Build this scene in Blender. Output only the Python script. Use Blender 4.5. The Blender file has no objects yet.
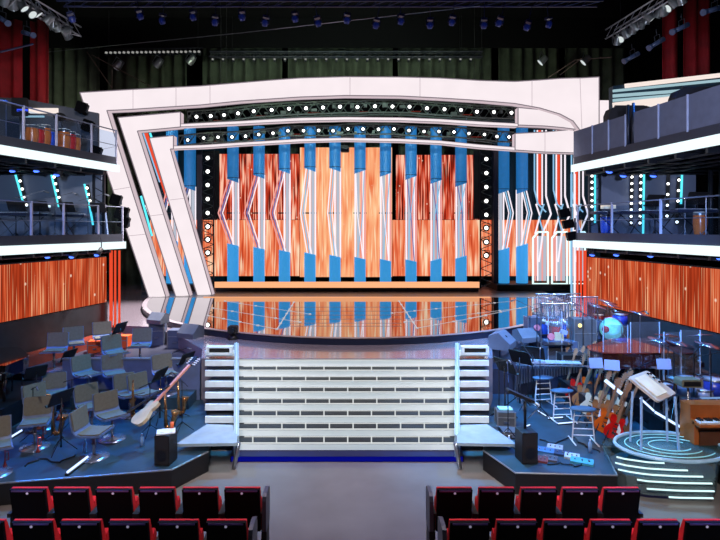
import bpy, math, random
from math import sin, cos, pi, radians as R
from mathutils import Vector, Matrix, Euler
random.seed(7)
S = bpy.context.scene
COL = S.collection
# ------------------------------------------------------------------ camera
HC, FP, CX, HY = 4.3, 540.0, 347.0, 228.0      # eye height, focal length in px, vanishing column, horizon row
cd = bpy.data.cameras.new('camera'); cam = bpy.data.objects.new('camera', cd); COL.objects.link(cam)
cam.location = (0, 0, HC); cam.rotation_euler = (pi/2, 0, 0)
cd.sensor_width = 36; cd.lens = FP/720*36; cd.shift_x = 13/720; cd.shift_y = -42/720
cd.clip_end = 200
S.camera = cam
# ------------------------------------------------------------------ world, exposure
w = bpy.data.worlds.new('world'); S.world = w; w.use_nodes = True
w.node_tree.nodes['Background'].inputs[0].default_value = (.35, .45, .8, 1)
w.node_tree.nodes['Background'].inputs[1].default_value = .012
S.view_settings.view_transform = 'Standard'; S.view_settings.look = 'None'
S.view_settings.exposure = 0; S.view_settings.gamma = 1
def lin(c):
    return tuple(((x/255)/12.92 if x/255 <= .04045 else ((x/255+.055)/1.055)**2.4) for x in c)
def spot(loc, tgt, col, e, ang=60, r=.25, blend=.6):
    l = bpy.data.lights.new('unseen_spot', 'SPOT'); o = bpy.data.objects.new('unseen_spot', l); COL.objects.link(o)  # unseen light source, no fixture modelled at its place
    o.location = loc; o.rotation_euler = (Vector(tgt)-Vector(loc)).to_track_quat('-Z', 'Y').to_euler()
    l.color = lin(col); l.energy = e; l.spot_size = R(ang); l.spot_blend = blend; l.shadow_soft_size = r
    return o
BL = (60, 120, 255); CY = (110, 190, 255); WH = (255, 240, 235)
# left orchestra
spot((-9, 13.5, 10.5), (-5.2, 10, .4), (30, 125, 255), 4800, 50)
spot((-1.5, 14.5, 10.5), (-5, 10.5, .4), (70, 185, 255), 5200, 50)
spot((-2, 1.5, 8.5), (-5.3, 11, .6), WH, 2300, 46, .5)
# right orchestra
spot((9, 13.5, 10.5), (5.6, 10.2, .4), (30, 125, 255), 7000, 50)
spot((1.5, 14.5, 10.5), (5, 11, .4), (80, 180, 255), 9500, 50)
spot((2, 1.5, 8.5), (5.6, 11, .6), WH, 2900, 46, .5)
spot((3, 8, 9.5), (6.2, 13.6, 1.6), (90, 165, 255), 8000, 46)
spot((8, 9, 9), (5.2, 14.6, 1.8), (190, 215, 255), 4500, 30)
spot((-8, 9, 9), (-5.5, 14.5, 1.5), (50, 100, 255), 1300, 46)
# stairs, centre floor and deck
spot((0, 3.0, 10), (0, 11.4, .6), (235, 245, 255), 3000, 40, .5)
spot((0, 9.5, 10.5), (0, 7.8, 0), (255, 246, 248), 2300, 62, .6)
spot((0, 10, 11), (0, 14, 1.3), (255, 225, 235), 2600, 60, .6)
spot((-3.0, 18.2, 12.6), (-6.8, 18.0, 1.3), (255, 242, 240), 34000, 44, .6)  # this and the next added without fixtures to brighten the deck sides
spot((3.0, 18.2, 12.6), (7.2, 18.5, 1.3), (255, 242, 240), 20000, 44, .6)
# drapes over the set, trusses, balconies, seats
spot((-9, 19, 7), (-10.5, 28.4, 11), (205, 220, 190), 2600, 80)
spot((-3, 21, 10.6), (-3, 28.4, 12), (205, 220, 190), 1700, 110)
spot((4.5, 21, 10.6), (5, 28.4, 12), (205, 220, 190), 1300, 110)
spot((0, 15, 8.4), (0, 24.7, 9.3), (215, 245, 230), 3000, 70)  # added from the front to brighten the dark trusses
spot((-11, 15, 9), (-13.5, 22, 11), (255, 60, 60), 75, 60)
spot((11, 15, 9), (14, 22, 11.5), (255, 40, 50), 45, 60)
spot((-1.5, -1, 5.4), (-8.0, 15.4, 5.1), (200, 222, 255), 6000, 24, .3)  # this and the next added behind the camera to brighten the balcony interiors
spot((1.5, -1, 5.4), (8.6, 15, 5.1), (205, 215, 255), 7500, 26, .3)
spot((-3, 6, 8.5), (-8.2, 15, 7.3), (255, 240, 235), 2600, 40, .3)
spot((3, 6, 8.5), (8.6, 14.5, 7.2), (225, 225, 255), 1800, 40, .3)
spot((0, 9.5, 9.5), (0, 6.2, .9), (255, 150, 150), 420, 95, .4)
spot((-9, 9, 10), (-3, 6.6, .9), (80, 90, 255), 170, 60, .4)
spot((9, 9, 10), (3, 6.6, .9), (80, 90, 255), 170, 60, .4)
for sx in (-1, 1):      # unseen spots aimed at the rig heads and side trusses
    spot((sx*6, 8, 7.2), (sx*3, 16, 11), (60, 90, 255), 160, 70)
    spot((sx*6.5, 12, 8.6), (sx*10.3, 17.5, 11.4), (230, 240, 255), 500, 40)

# ------------------------------------------------------------------ materials
MATS = {}
def mat(name, col, rough=.5, metal=0., emit=0., ecol=None, noise=.1, ns=5., spec=.5, coat=0.):
    if name in MATS: return MATS[name]
    m = bpy.data.materials.new(name); m.use_nodes = True; nt = m.node_tree; b = nt.nodes['Principled BSDF']
    c = lin(col)
    n = nt.nodes.new('ShaderNodeTexNoise'); n.inputs['Scale'].default_value = ns; n.inputs['Detail'].default_value = 3
    tc = nt.nodes.new('ShaderNodeTexCoord'); nt.links.new(tc.outputs['Object'], n.inputs['Vector'])
    r = nt.nodes.new('ShaderNodeValToRGB'); nt.links.new(n.outputs['Fac'], r.inputs[0])
    r.color_ramp.elements[0].position = .3; r.color_ramp.elements[1].position = .7
    r.color_ramp.elements[0].color = (*[x*(1-noise) for x in c], 1)
    r.color_ramp.elements[1].color = (*[min(1, x*(1+noise)) for x in c], 1)
    nt.links.new(r.outputs[0], b.inputs['Base Color'])
    b.inputs['Roughness'].default_value = rough; b.inputs['Metallic'].default_value = metal
    b.inputs['Specular IOR Level'].default_value = spec
    if coat: b.inputs['Coat Weight'].default_value = coat
    if emit:
        b.inputs['Emission Strength'].default_value = emit
        if ecol is None: nt.links.new(r.outputs[0], b.inputs['Emission Color'])
        else: b.inputs['Emission Color'].default_value = (*lin(ecol), 1)
    MATS[name] = m; return m
def glow(name, col, s=1., noise=.04):
    if name in MATS: return MATS[name]
    m = bpy.data.materials.new(name); m.use_nodes = True; nt = m.node_tree; nt.nodes.clear()
    o = nt.nodes.new('ShaderNodeOutputMaterial'); e = nt.nodes.new('ShaderNodeEmission'); nt.links.new(e.outputs[0], o.inputs[0])
    n = nt.nodes.new('ShaderNodeTexNoise'); n.inputs['Scale'].default_value = .9
    tc = nt.nodes.new('ShaderNodeTexCoord'); nt.links.new(tc.outputs['Object'], n.inputs['Vector'])
    r = nt.nodes.new('ShaderNodeValToRGB'); nt.links.new(n.outputs['Fac'], r.inputs[0]); c = lin(col)
    r.color_ramp.elements[0].position = .3; r.color_ramp.elements[1].position = .7
    r.color_ramp.elements[0].color = (*[x*(1-noise) for x in c], 1); r.color_ramp.elements[1].color = (*c, 1)
    nt.links.new(r.outputs[0], e.inputs[0]); e.inputs[1].default_value = s
    MATS[name] = m; return m
def glass(name, tint=(235, 245, 255), k=.14, rough=.03):
    if name in MATS: return MATS[name]
    m = bpy.data.materials.new(name); m.use_nodes = True; nt = m.node_tree; nt.nodes.clear()
    o = nt.nodes.new('ShaderNodeOutputMaterial'); mx = nt.nodes.new('ShaderNodeMixShader')
    t = nt.nodes.new('ShaderNodeBsdfTransparent'); g = nt.nodes.new('ShaderNodeBsdfPrincipled')
    t.inputs[0].default_value = (*lin(tint), 1); g.inputs['Base Color'].default_value = (*lin(tint), 1)
    g.inputs['Roughness'].default_value = rough
    if k < .03: g.inputs['Base Color'].default_value = (.02, .025, .03, 1)
    n = nt.nodes.new('ShaderNodeTexNoise'); n.inputs['Scale'].default_value = 2
    mr = nt.nodes.new('ShaderNodeMapRange'); mr.inputs[3].default_value = k*.8; mr.inputs[4].default_value = k*1.2
    nt.links.new(n.outputs['Fac'], mr.inputs[0]); nt.links.new(mr.outputs[0], mx.inputs[0])
    nt.links.new(t.outputs[0], mx.inputs[1]); nt.links.new(g.outputs[0], mx.inputs[2]); nt.links.new(mx.outputs[0], o.inputs[0])
    MATS[name] = m; return m
def led(name, stops, along=(1, 0), f=2.2, fine=11., strength=1., spark=1.):
    """a video wall showing falling light streaks"""
    m = bpy.data.materials.new(name); m.use_nodes = True; nt = m.node_tree; nt.nodes.clear(); N = nt.nodes.new; L = nt.links.new
    o = N('ShaderNodeOutputMaterial'); e = N('ShaderNodeEmission'); L(e.outputs[0], o.inputs[0])
    g = N('ShaderNodeNewGeometry'); d = N('ShaderNodeVectorMath'); d.operation = 'DOT_PRODUCT'
    L(g.outputs['Position'], d.inputs[0]); d.inputs[1].default_value = (along[0], along[1], 0)
    sp = N('ShaderNodeSeparateXYZ'); L(g.outputs['Position'], sp.inputs[0])
    def mul(a, k):
        q = N('ShaderNodeMath'); q.operation = 'MULTIPLY'; L(a, q.inputs[0])
        if isinstance(k, (int, float)): q.inputs[1].default_value = k
        else: L(k, q.inputs[1])
        return q.outputs[0]
    def tex(fu, fz):
        c = N('ShaderNodeCombineXYZ'); L(mul(d.outputs['Value'], fu), c.inputs[0]); L(mul(sp.outputs[2], fz), c.inputs[2]); return c.outputs[0]
    n1 = N('ShaderNodeTexNoise'); n1.inputs['Scale'].default_value = 1; n1.inputs['Detail'].default_value = 2; L(tex(f, .5), n1.inputs['Vector'])
    n2 = N('ShaderNodeTexNoise'); n2.inputs['Scale'].default_value = 1; n2.inputs['Detail'].default_value = 1; L(tex(fine, .55), n2.inputs['Vector'])
    a = N('ShaderNodeMath'); a.operation = 'ADD'; L(mul(n1.outputs['Fac'], .42), a.inputs[0]); L(mul(n2.outputs['Fac'], .58), a.inputs[1])
    r = N('ShaderNodeValToRGB'); L(a.outputs[0], r.inputs[0]); cr = r.color_ramp
    while len(cr.elements) < len(stops): cr.elements.new(.5)
    for k, (p, c) in enumerate(stops):
        cr.elements[k].position = p; cr.elements[k].color = (*lin(c), 1)
    n3 = N('ShaderNodeTexNoise'); n3.inputs['Scale'].default_value = 1; n3.inputs['Detail'].default_value = 0; L(tex(fine*1.3, .62), n3.inputs['Vector'])
    st_ = N('ShaderNodeMapRange'); st_.inputs[1].default_value = .62; st_.inputs[2].default_value = .80; st_.inputs[4].default_value = .85; L(n3.outputs['Fac'], st_.inputs[0])
    mx0 = N('ShaderNodeMixRGB'); L(st_.outputs[0], mx0.inputs[0]); L(r.outputs[0], mx0.inputs[1]); mx0.inputs[2].default_value = (*lin(stops[-1][1]), 1)
    v = N('ShaderNodeTexVoronoi'); v.inputs['Scale'].default_value = 1; L(tex(3.4, 2.6), v.inputs['Vector'])
    ls = N('ShaderNodeMapRange'); ls.inputs[1].default_value = .14; ls.inputs[2].default_value = .05; ls.inputs[3].default_value = 0; ls.inputs[4].default_value = .8*spark
    L(v.outputs['Distance'], ls.inputs[0])
    mx = N('ShaderNodeMixRGB'); L(ls.outputs[0], mx.inputs[0]); L(mx0.outputs[0], mx.inputs[1]); mx.inputs[2].default_value = (*lin((255, 225, 200)), 1)
    L(mx.outputs[0], e.inputs[0]); e.inputs[1].default_value = strength
    return m

# ------------------------------------------------------------------ mesh builder
class MB:
    def __init__(s): s.v = []; s.f = []; s.m = []; s.sm = []; s.cur = 0
    def _add(s, vs, fs, smooth=False):
        b = len(s.v); s.v += [tuple(v) for v in vs]
        for f in fs: s.f.append([b+i for i in f]); s.m.append(s.cur); s.sm.append(smooth)
        return s
    def mi(s, k): s.cur = k; return s
    def box(s, c, d, rot=None):
        c = Vector(c); x, y, z = (q/2 for q in d)
        vs = [Vector(p) for p in ((-x,-y,-z),(x,-y,-z),(x,y,-z),(-x,y,-z),(-x,-y,z),(x,-y,z),(x,y,z),(-x,y,z))]
        if rot: M = Euler(rot).to_matrix(); vs = [M@p for p in vs]
        return s._add([c+p for p in vs], [(0,3,2,1),(4,5,6,7),(0,1,5,4),(1,2,6,5),(2,3,7,6),(3,0,4,7)])
    def rbox(s, c, d, b=.02, rot=None):
        """a box with chamfered vertical-plane outline (rounded in local xz) """
        x, y, z = (q/2 for q in d); b = min(b, x*.9, z*.9)
        o = []
        for cx_, cz_, a0 in ((x-b, z-b, 0), (-x+b, z-b, 90), (-x+b, -z+b, 180), (x-b, -z+b, 270)):
            for k in (0, 45, 90): o.append((cx_+b*cos(R(a0+k)), cz_+b*sin(R(a0+k))))
        n = len(o); vs = [Vector((p[0], -y, p[1])) for p in o]+[Vector((p[0], y, p[1])) for p in o]
        if rot: M = Euler(rot).to_matrix(); vs = [M@p for p in vs]
        c = Vector(c)
        return s._add([c+p for p in vs], [tuple(range(n)), tuple(range(2*n-1, n-1, -1))]+[(i, i+n, (i+1) % n+n, (i+1) % n) for i in range(n)])
    def cyl(s, p0, p1, r0, r1=None, n=10, caps=True):
        p0 = Vector(p0); p1 = Vector(p1); r1 = r0 if r1 is None else r1
        d = p1-p0
        if d.length < 1e-6: return s
        q = d.to_track_quat('Z', 'Y').to_matrix()
        vs = [p0+q@Vector((r0*cos(2*pi*i/n), r0*sin(2*pi*i/n), 0)) for i in range(n)]+[p1+q@Vector((r1*cos(2*pi*i/n), r1*sin(2*pi*i/n), 0)) for i in range(n)]
        s._add(vs, [(i, (i+1) % n, (i+1) % n+n, i+n) for i in range(n)], n > 6)
        if caps:
            b = len(s.v)-2*n
            s.f.append([b+i for i in range(n-1, -1, -1)]); s.f.append([b+n+i for i in range(n)]); s.m += [s.cur]*2; s.sm += [False]*2
        return s
    def tube(s, pts, r, n=6):
        for a, b in zip(pts, pts[1:]): s.cyl(a, b, r, n=n)
        return s
    def lathe(s, prof, c=(0, 0, 0), n=20, rot=None, sc=(1, 1), cap=True):
        c = Vector(c); M = Euler(rot).to_matrix() if rot else Matrix.Identity(3); vs = []
        for r, z in prof:
            for i in range(n): vs.append(c+M@Vector((r*cos(2*pi*i/n)*sc[0], r*sin(2*pi*i/n)*sc[1], z)))
        fs = [(k*n+i, k*n+(i+1) % n, (k+1)*n+(i+1) % n, (k+1)*n+i) for k in range(len(prof)-1) for i in range(n)]
        s._add(vs, fs, True); b = len(s.v)-len(vs)
        if not cap: return s
        if prof[0][0] > 1e-4: s.f.append([b+i for i in range(n-1, -1, -1)]); s.m.append(s.cur); s.sm.append(False)
        if prof[-1][0] > 1e-4: s.f.append([b+(len(prof)-1)*n+i for i in range(n)]); s.m.append(s.cur); s.sm.append(False)
        return s
    def ball(s, c, r, n=10, sq=1.):
        return s.lathe([(max(1e-5, r*sin(pi*k/(n//2+1))), -r*sq*cos(pi*k/(n//2+1))) for k in range(n//2+2)], c, n)
    def prism(s, poly, h, rot=None, c=(0, 0, 0)):
        """poly in local xy from z=0 to h"""
        n = len(poly); c = Vector(c); M = Euler(rot).to_matrix() if rot else Matrix.Identity(3)
        vs = [c+M@Vector((x, y, 0)) for x, y in poly]+[c+M@Vector((x, y, h)) for x, y in poly]
        return s._add(vs, [tuple(range(n-1, -1, -1)), tuple(range(n, 2*n))]+[(i, (i+1) % n, (i+1) % n+n, i+n) for i in range(n)])
    def strip(s, pairs, dy):
        """pairs of (x,z) outline points -> band standing in the xz plane, thickness dy towards +y; pairs carry y"""
        n = len(pairs); vs = []
        for (a, b, y) in pairs:
            vs += [(a[0], y, a[1]), (b[0], y, b[1]), (a[0], y+dy, a[1]), (b[0], y+dy, b[1])]
        fs = []
        for i in range(n-1):
            p = 4*i; q = p+4
            fs += [(p, p+1, q+1, q), (p+2, q+2, q+3, p+3), (p, q, q+2, p+2), (p+1, p+3, q+3, q+1)]
        fs += [(0, 2, 3, 1), (4*n-4, 4*n-3, 4*n-1, 4*n-2)]
        return s._add(vs, fs)
    def build(s, name, m, parent=None, loc=None):
        me = bpy.data.meshes.new(name); me.from_pydata(s.v, [], s.f); me.update()
        ms = m if isinstance(m, (list, tuple)) else [m]
        for q in ms: me.materials.append(q)
        me.polygons.foreach_set('material_index', s.m); me.polygons.foreach_set('use_smooth', s.sm)
        o = bpy.data.objects.new(name, me); COL.objects.link(o)
        if parent: o.parent = parent
        if loc: o.location = loc
        return o
def tag(o, label=None, cat=None, group=None, kind=None):
    if label: o['label'] = label
    if cat: o['category'] = cat
    if group: o['group'] = group
    if kind: o['kind'] = kind
    return o
def empty(name, loc=(0, 0, 0), rz=0., label=None, cat=None, group=None):
    o = bpy.data.objects.new(name, None); COL.objects.link(o); o.location = loc; o.rotation_euler = (0, 0, rz)
    return tag(o, label, cat, group)
def copy_tree(o, parent=None):
    c = o.copy(); COL.objects.link(c)
    if parent: c.parent = parent
    for ch in list(o.children): copy_tree(ch, c)
    return c
PROTO = {}
def put(fn, loc, rz, label, cat=None, group=None, key=None, sc=1., args=(), rx=0., ry=0.):
    """first call builds the thing with its parts, later calls copy it"""
    k = (fn.__name__, key, args)
    if k not in PROTO:
        o = fn(*args); PROTO[k] = o
    else: o = copy_tree(PROTO[k])
    o.location = loc; o.rotation_euler = (rx, ry, rz); o.scale = (sc, sc, sc)
    for q in ('label', 'category', 'group'):
        if q in o: del o[q]
    return tag(o, label, cat, group)
def struct(name, mb, m, parent=None):
    o = mb.build(name, m, parent)
    if not parent: o['kind'] = 'structure'
    return o
def P(px, py, Y): return Vector(((px-CX)*Y/FP, Y, HC-(py-HY)*Y/FP))
def G(px, py, z):
    Y = FP*(HC-z)/(py-HY); return Vector(((px-CX)*Y/FP, Y, z))
ORD = ['first', 'second', 'third', 'fourth', 'fifth', 'sixth', 'seventh', 'eighth', 'ninth', 'tenth', 'eleventh', 'twelfth', 'thirteenth', 'fourteenth', 'fifteenth', 'sixteenth', 'seventeenth', 'eighteenth', 'nineteenth', 'twentieth', 'twenty-first', 'twenty-second', 'twenty-third', 'twenty-fourth', 'twenty-fifth', 'twenty-sixth', 'twenty-seventh', 'twenty-eighth']

# palette
m_black = mat('black paint', (14, 14, 18), .6)
m_void = mat('black drape', (5, 5, 7), .95, spec=.1)
m_dark = mat('dark metal', (38, 42, 50), .4, .6)
m_steel = mat('steel', (150, 155, 165), .3, .9)
m_grey = mat('grey panel', (76, 82, 98), .5)
m_trim = mat('grey trim', (120, 112, 122), .5)

m_white = mat('white plastic', (225, 228, 232), .35)
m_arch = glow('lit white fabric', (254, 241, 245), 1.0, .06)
m_atrim = glow('glowing grey trim', (140, 128, 138), .75)  # trim is no lamp, its glow stands in for light on it
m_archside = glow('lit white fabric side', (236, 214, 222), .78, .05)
m_bulb = glow('lamp lens', (255, 255, 248), 4.)
m_ledge = glow('lit ledge', (232, 252, 255), 1.25)
m_neon = glow('white neon', (250, 240, 250), 1.1)
m_neonp = glow('pink neon', (250, 170, 165), .95)
m_neonb = glow('pale blue neon', (150, 205, 245), .9)
m_neonv = glow('navy neon', (120, 125, 185), .9)
m_wash = glow('soft white tube', (198, 206, 222), .85)
m_cyan = glow('cyan neon', (90, 225, 240), 1.4)
m_redn = glow('red orange neon', (238, 78, 48), 1.0)
m_blueled = glow('blue floor light', (16, 22, 180), .45)
m_bluespot = glow('blue lens', (70, 110, 255), 3.)
m_tubet = mat('blue tube upper', (30, 100, 160), .5, 0, .55, (34, 118, 182))
m_tubeb = mat('blue tube lower', (40, 130, 200), .5, 0, .8, (58, 158, 226))
m_glass = glass('clear glass', k=.029)
m_acr = glass('acrylic', (235, 242, 250), .04)
m_tin = glow('light stick', (190, 215, 255), 1.9)

# ================================================================== the room
m_floor = mat('polished grey floor', (108, 104, 100), .25, 0, noise=.12, ns=1.2, spec=.6)
struct('floor', MB().box((0, 16, -.1), (40, 32, .2)), m_floor)
struct('ceiling', MB().box((0, 16, 15.1), (40, 32, .2)), m_void)
struct('wall_back', MB().box((0, 31, 7.5), (40, .2, 15)), m_void)
struct('wall_left', MB().box((-19.9, 16, 7.5), (.2, 32, 15)), m_void)
struct('wall_right', MB().box((19.9, 16, 7.5), (.2, 32, 15)), m_void)
# stage deck z=1.3
DZ = 1.3
m_deck = mat('glossy grey stage deck', (120, 112, 122), .2, 0, noise=.05, ns=.6, spec=.7, coat=.35)
poly = [(-3.35, 12.42), (3.35, 12.42), (3.6, 13.4), (4.6, 14.9), (5.9, 16.4), (7.3, 16.65), (13, 17.2), (13, 29), (-13, 29), (-13, 17.2), (-7.3, 16.65), (-5.9, 16.4), (-4.6, 14.9), (-3.6, 13.4)]
dk = struct('floor_stage_deck', MB().prism(poly, 1.3), m_deck)
struct('trim_1', MB().box((0, 12.405, 1.27), (6.5, .05, .05)), m_trim)
# oval mirror stage
OCX, OCY, OA, OB, OZ = 0.25, 23.9, 8.5, 10.1, 1.47
def oval(a, b, n=72): return [(OCX+a*cos(2*pi*i/n), OCY+b*sin(2*pi*i/n)) for i in range(n)]
m_mirror = mat('mirror black stage top', (182, 182, 188), .035, 1.0, noise=.03, ns=.5)
m_rim = mat('dark blue stage rim', (20, 28, 50), .3)
fl = [(x, y) for x, y in oval(OA, OB) if True]
ov = MB().prism([(x, min(y, 28.9)) for x, y in oval(OA, OB)], .15, c=(0, 0, DZ+.0))
o = ov.build('oval_stage', m_rim); tag(o, 'large oval mirror-topped stage in front of the orange video walls', 'stage')
def cut(pts, lo, hi):
    out = []
    for (x0, y0), (x1, y1) in zip(pts, pts[1:]+pts[:1]):
        if lo <= y0 <= hi: out.append((x0, y0))
        for c in (lo, hi):
            if (y0-c)*(y1-c) < 0: t = (c-y0)/(y1-y0); out.append((x0+(x1-x0)*t, c))
    return out
MB().prism(cut(oval(OA-.16, OB-.16), 0, 22.0), .02, c=(0, 0, DZ+.15)).build('mirror_top', m_mirror, o)
MB().prism(cut(oval(OA-.16, OB-.16), 22.06, 28.8), .02, c=(0, 0, DZ+.15)).build('dark_rear_floor', mat('dark satin floor', (96, 92, 96), .3, 0, noise=.1), o)
MB().box((0, 22.03, OZ+.012), (11.7, .05, .024)).build('peach_reflection', glow('peach lit edge', (255, 178, 128), 1.1), o)  # reflection of the step's lit strip, painted as a glowing line
rm = MB()
a, b = oval(OA, OB), oval(OA-.17, OB-.17)
for i in range(72):
    j = (i+1) % 72
    if a[i][1] < 26 or a[j][1] < 26:
        rm._add([(*a[i], OZ+.004), (*a[j], OZ+.004), (*b[j], OZ+.004), (*b[i], OZ+.004)], [(0, 1, 2, 3)])
rm.build('pale_edge', mat('pale edge', (128, 122, 130), .35), o)
def inlay(pts, w=.03):
    mb = MB()
    for (x0, y0), (x1, y1) in zip(pts, pts[1:]):
        a = G(x0, y0, OZ+.006); b = G(x1, y1, OZ+.006); d = (b-a); nrm = Vector((-d.y, d.x, 0)).normalized()*w/2
        mb._add([a-nrm, b-nrm, b+nrm, a+nrm], [(0, 1, 2, 3)])
        k = int(d.length/1.1)+1
        for q in range(k+1):
            c = a+d*(q/k); mb.cyl(c, c+Vector((0, 0, .012)), .045, n=8)
    return mb
m_inl = glow('inlay line', (225, 225, 235), .75)
for pts in ([(208, 315.5), (277, 329)], [(213, 308), (300, 322)], [(225, 301), (310, 314)], [(294, 302), (277, 329)],
            [(486, 315.5), (417, 328)], [(520, 308), (405, 322)], [(512, 301), (392, 313)], [(399, 301), (417, 328)], [(540, 304), (470, 318)]):
    inlay(pts).build('inlay_light', m_inl, o)
for q in (307, 311, 315, 319, 323, 326):
    a = G(290, q, OZ+.005); b = G(402, q, OZ+.005)
    MB().box((a+b)/2, ((b-a).length, .018, .004)).build('inlay_line', mat('thin inlay', (150, 140, 145), .3), o)
# glowing bench-like step
m_peach = glow('peach lit edge', (255, 178, 128), 1.1)
st = empty('lit_step', (0, 24.6, OZ), 0, 'long low step with glowing peach front edge below the blue tubes', 'step')
MB().box((0, 0, .17), (11.7, 1.2, .34)).build('body', m_dark, st)
MB().box((0, -.62, .31), (11.75, .05, .26)).build('light_strip', m_peach, st)

# ------------------------------------------------------------------ video walls
W1 = led('video wall peach streaks', [(.34, (196, 66, 34)), (.46, (232, 108, 68)), (.54, (246, 146, 104)), (.66, (255, 225, 190))], strength=1.0, spark=.25)
W2 = led('video wall red streaks', [(.37, (50, 10, 8)), (.46, (160, 38, 20)), (.53, (222, 80, 50)), (.61, (255, 200, 172))], f=2.0, fine=14, spark=.9)
W3 = led('video wall bright centre', [(.32, (232, 108, 62)), (.46, (250, 160, 112)), (.58, (255, 190, 140)), (.70, (255, 246, 205))], f=1.6, fine=8, spark=.3)
def screen(name, x0, y0, x1, y1, Y, m, label, group='video walls behind the stage'):
    a = P(x0, y0, Y); b = P(x1, y1, Y)
    o = empty(name, ((a.x+b.x)/2, Y, b.z), 0, label, 'video screen', group)
    wd = b.x-a.x; h = a.z-b.z
    MB().box((0, .07, h/2), (wd+.04, .12, h+.04)).build('cabinet', m_black, o)
    MB().box((0, 0, h/2), (wd, .02, h)).build('screen', m, o)
    return o
screen('video_wall', 150, 220, 300, 276, 26.6, W1, 'low peach orange video wall left of the centre screen')
screen('video_wall', 392, 220, 582, 276, 26.6, W1, 'low peach orange video wall right of the centre screen')
screen('video_wall', 217, 154, 300, 220, 26.7, W2, 'dark red video wall above the left peach wall')
screen('video_wall', 396, 155, 480, 220, 26.7, W2, 'dark red video wall above the right peach wall')
screen('video_wall', 300, 147.5, 392, 277, 26.3, W3, 'tall bright peach video wall at the centre of the stage')
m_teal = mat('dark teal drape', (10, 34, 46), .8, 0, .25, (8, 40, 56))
a = P(494, 140, 27.2); b = P(600, 290, 27.2)
cu = MB(); n = 60
def drape(x0, x1, z0, z1, Y, amp, wl, name, m, label, group=None):
    mb = MB(); n = max(8, int((x1-x0)/wl*8)); vs = []
    for i in range(n+1):
        x = x0+(x1-x0)*i/n; y = Y+amp*sin(2*pi*(x-x0)/wl)+amp*.5*sin(2*pi*(x-x0)/wl/2.7+1)
        vs += [(x, y, z0), (x, y*1.0, z1)]
    mb._add(vs, [(2*i, 2*i+2, 2*i+3, 2*i+1) for i in range(n)], True)
    o = mb.build(name, m); mod = o.modifiers.new('thick', 'SOLIDIFY'); mod.thickness = .02
    return tag(o, label, 'curtain', group)
drape(a.x, b.x, DZ, 10, 27.2, .05, .5, 'drape', m_teal, 'dark teal drape behind the tubes on the right of the stage')
drape(-10.4, -6.2, DZ, 9.6, 27.3, .05, .5, 'drape', m_teal, 'dark teal drape behind the leaning white frames')
m_green = mat('dark green velvet', (66, 74, 60), .9, noise=.4, ns=1.5)
gx = [(-15.8, -13.0), (-12.6, -8.4), (-7.6, -3.4), (-3.1, 2.4), (2.7, 7.6), (8, 11.2), (11.5, 14.6)]
for k, (x0, x1) in enumerate(gx):
    drape(x0, x1, 1.3, 13.9, 28.4, .12, .62, 'velvet_curtain', m_green, 'dark green velvet curtain hanging behind the white arch, %s from the left' % ORD[k], 'green curtains behind the arch')
m_red = mat('red velvet', (130, 10, 22), .85, noise=.3, ns=1.5)
for k, (x0, x1, Y) in enumerate([(-14.6, -13.0, 21.5), (-12.7, -11.9, 21.6)]):
    drape(x0, x1, 8.2, 12.6, Y, .1, .5, 'velvet_curtain', m_red, ['red curtain above the left balcony at the picture edge', 'narrow red curtain above the left balcony beside the green one'][k], 'red curtains')
for k, (x0, x1, Y) in enumerate([(12.6, 13.2, 21.5), (13.5, 14.6, 21.6)]):
    drape(x0, x1, 9.8, 14.0, Y, .1, .5, 'velvet_curtain', m_red, ['narrow dark red curtain above the right balcony', 'wide dark red curtain above the right balcony at the edge'][k], 'red curtains')
# black border cloth that cuts off the top of the picture
o = MB().box((0, 27.5, 14.4), (34, .1, 1.85)).build('black_border', m_void); tag(o, 'black border cloth across the top behind the lighting rig', 'curtain')

# ------------------------------------------------------------------ the three lit frames
def frame(name, Y, pairs, extra, label, seams=()):
    o = empty(name, (0, 0, 0), 0, label, 'light box frame', 'nested white frames of the arch')
    def conv(pr): return [((P(*p, Y).x, P(*p, Y).z), (P(*q, Y).x, P(*q, Y).z), Y) for p, q in pr]
    def dens(pr):
        out = []
        for (p, q), (p2, q2) in zip(pr, pr[1:]):
            out.append((p, q))
        out.append(pr[-1]); return out
    for k, pr in enumerate([pairs]+extra):
        nm = ['light_panel', 'thin_band', 'end_panel'][k]
        mb = MB(); mb.strip(conv(pr), .45 if k == 0 else .4)
        # front face stays white, the sides get a dimmer glow, shading painted in
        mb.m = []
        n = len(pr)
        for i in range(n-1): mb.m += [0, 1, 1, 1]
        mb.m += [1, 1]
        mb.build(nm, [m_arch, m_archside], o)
        t = MB(); c = conv(pr)
        A = [Vector((p[0], Y-.01, p[1])) for p, q, y in c]; B = [Vector((q[0], Y-.01, q[1])) for p, q, y in c]
        r_ = .022 if k != 1 else .014
        t.tube(A, r_, 5); t.tube(B, r_, 5); t.cyl(A[-1], B[-1], r_, n=5); t.cyl(A[0], B[0], r_, n=5)
        if k != 1:
            t.tube([v+Vector((0, .47, 0)) for v in B], .02, 5)
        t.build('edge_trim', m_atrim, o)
    sm = MB()
    for p, q in seams: sm.cyl(P(*p, Y-.012), P(*q, Y-.012), .013, n=4)
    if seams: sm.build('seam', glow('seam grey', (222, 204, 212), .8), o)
    return o
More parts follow.
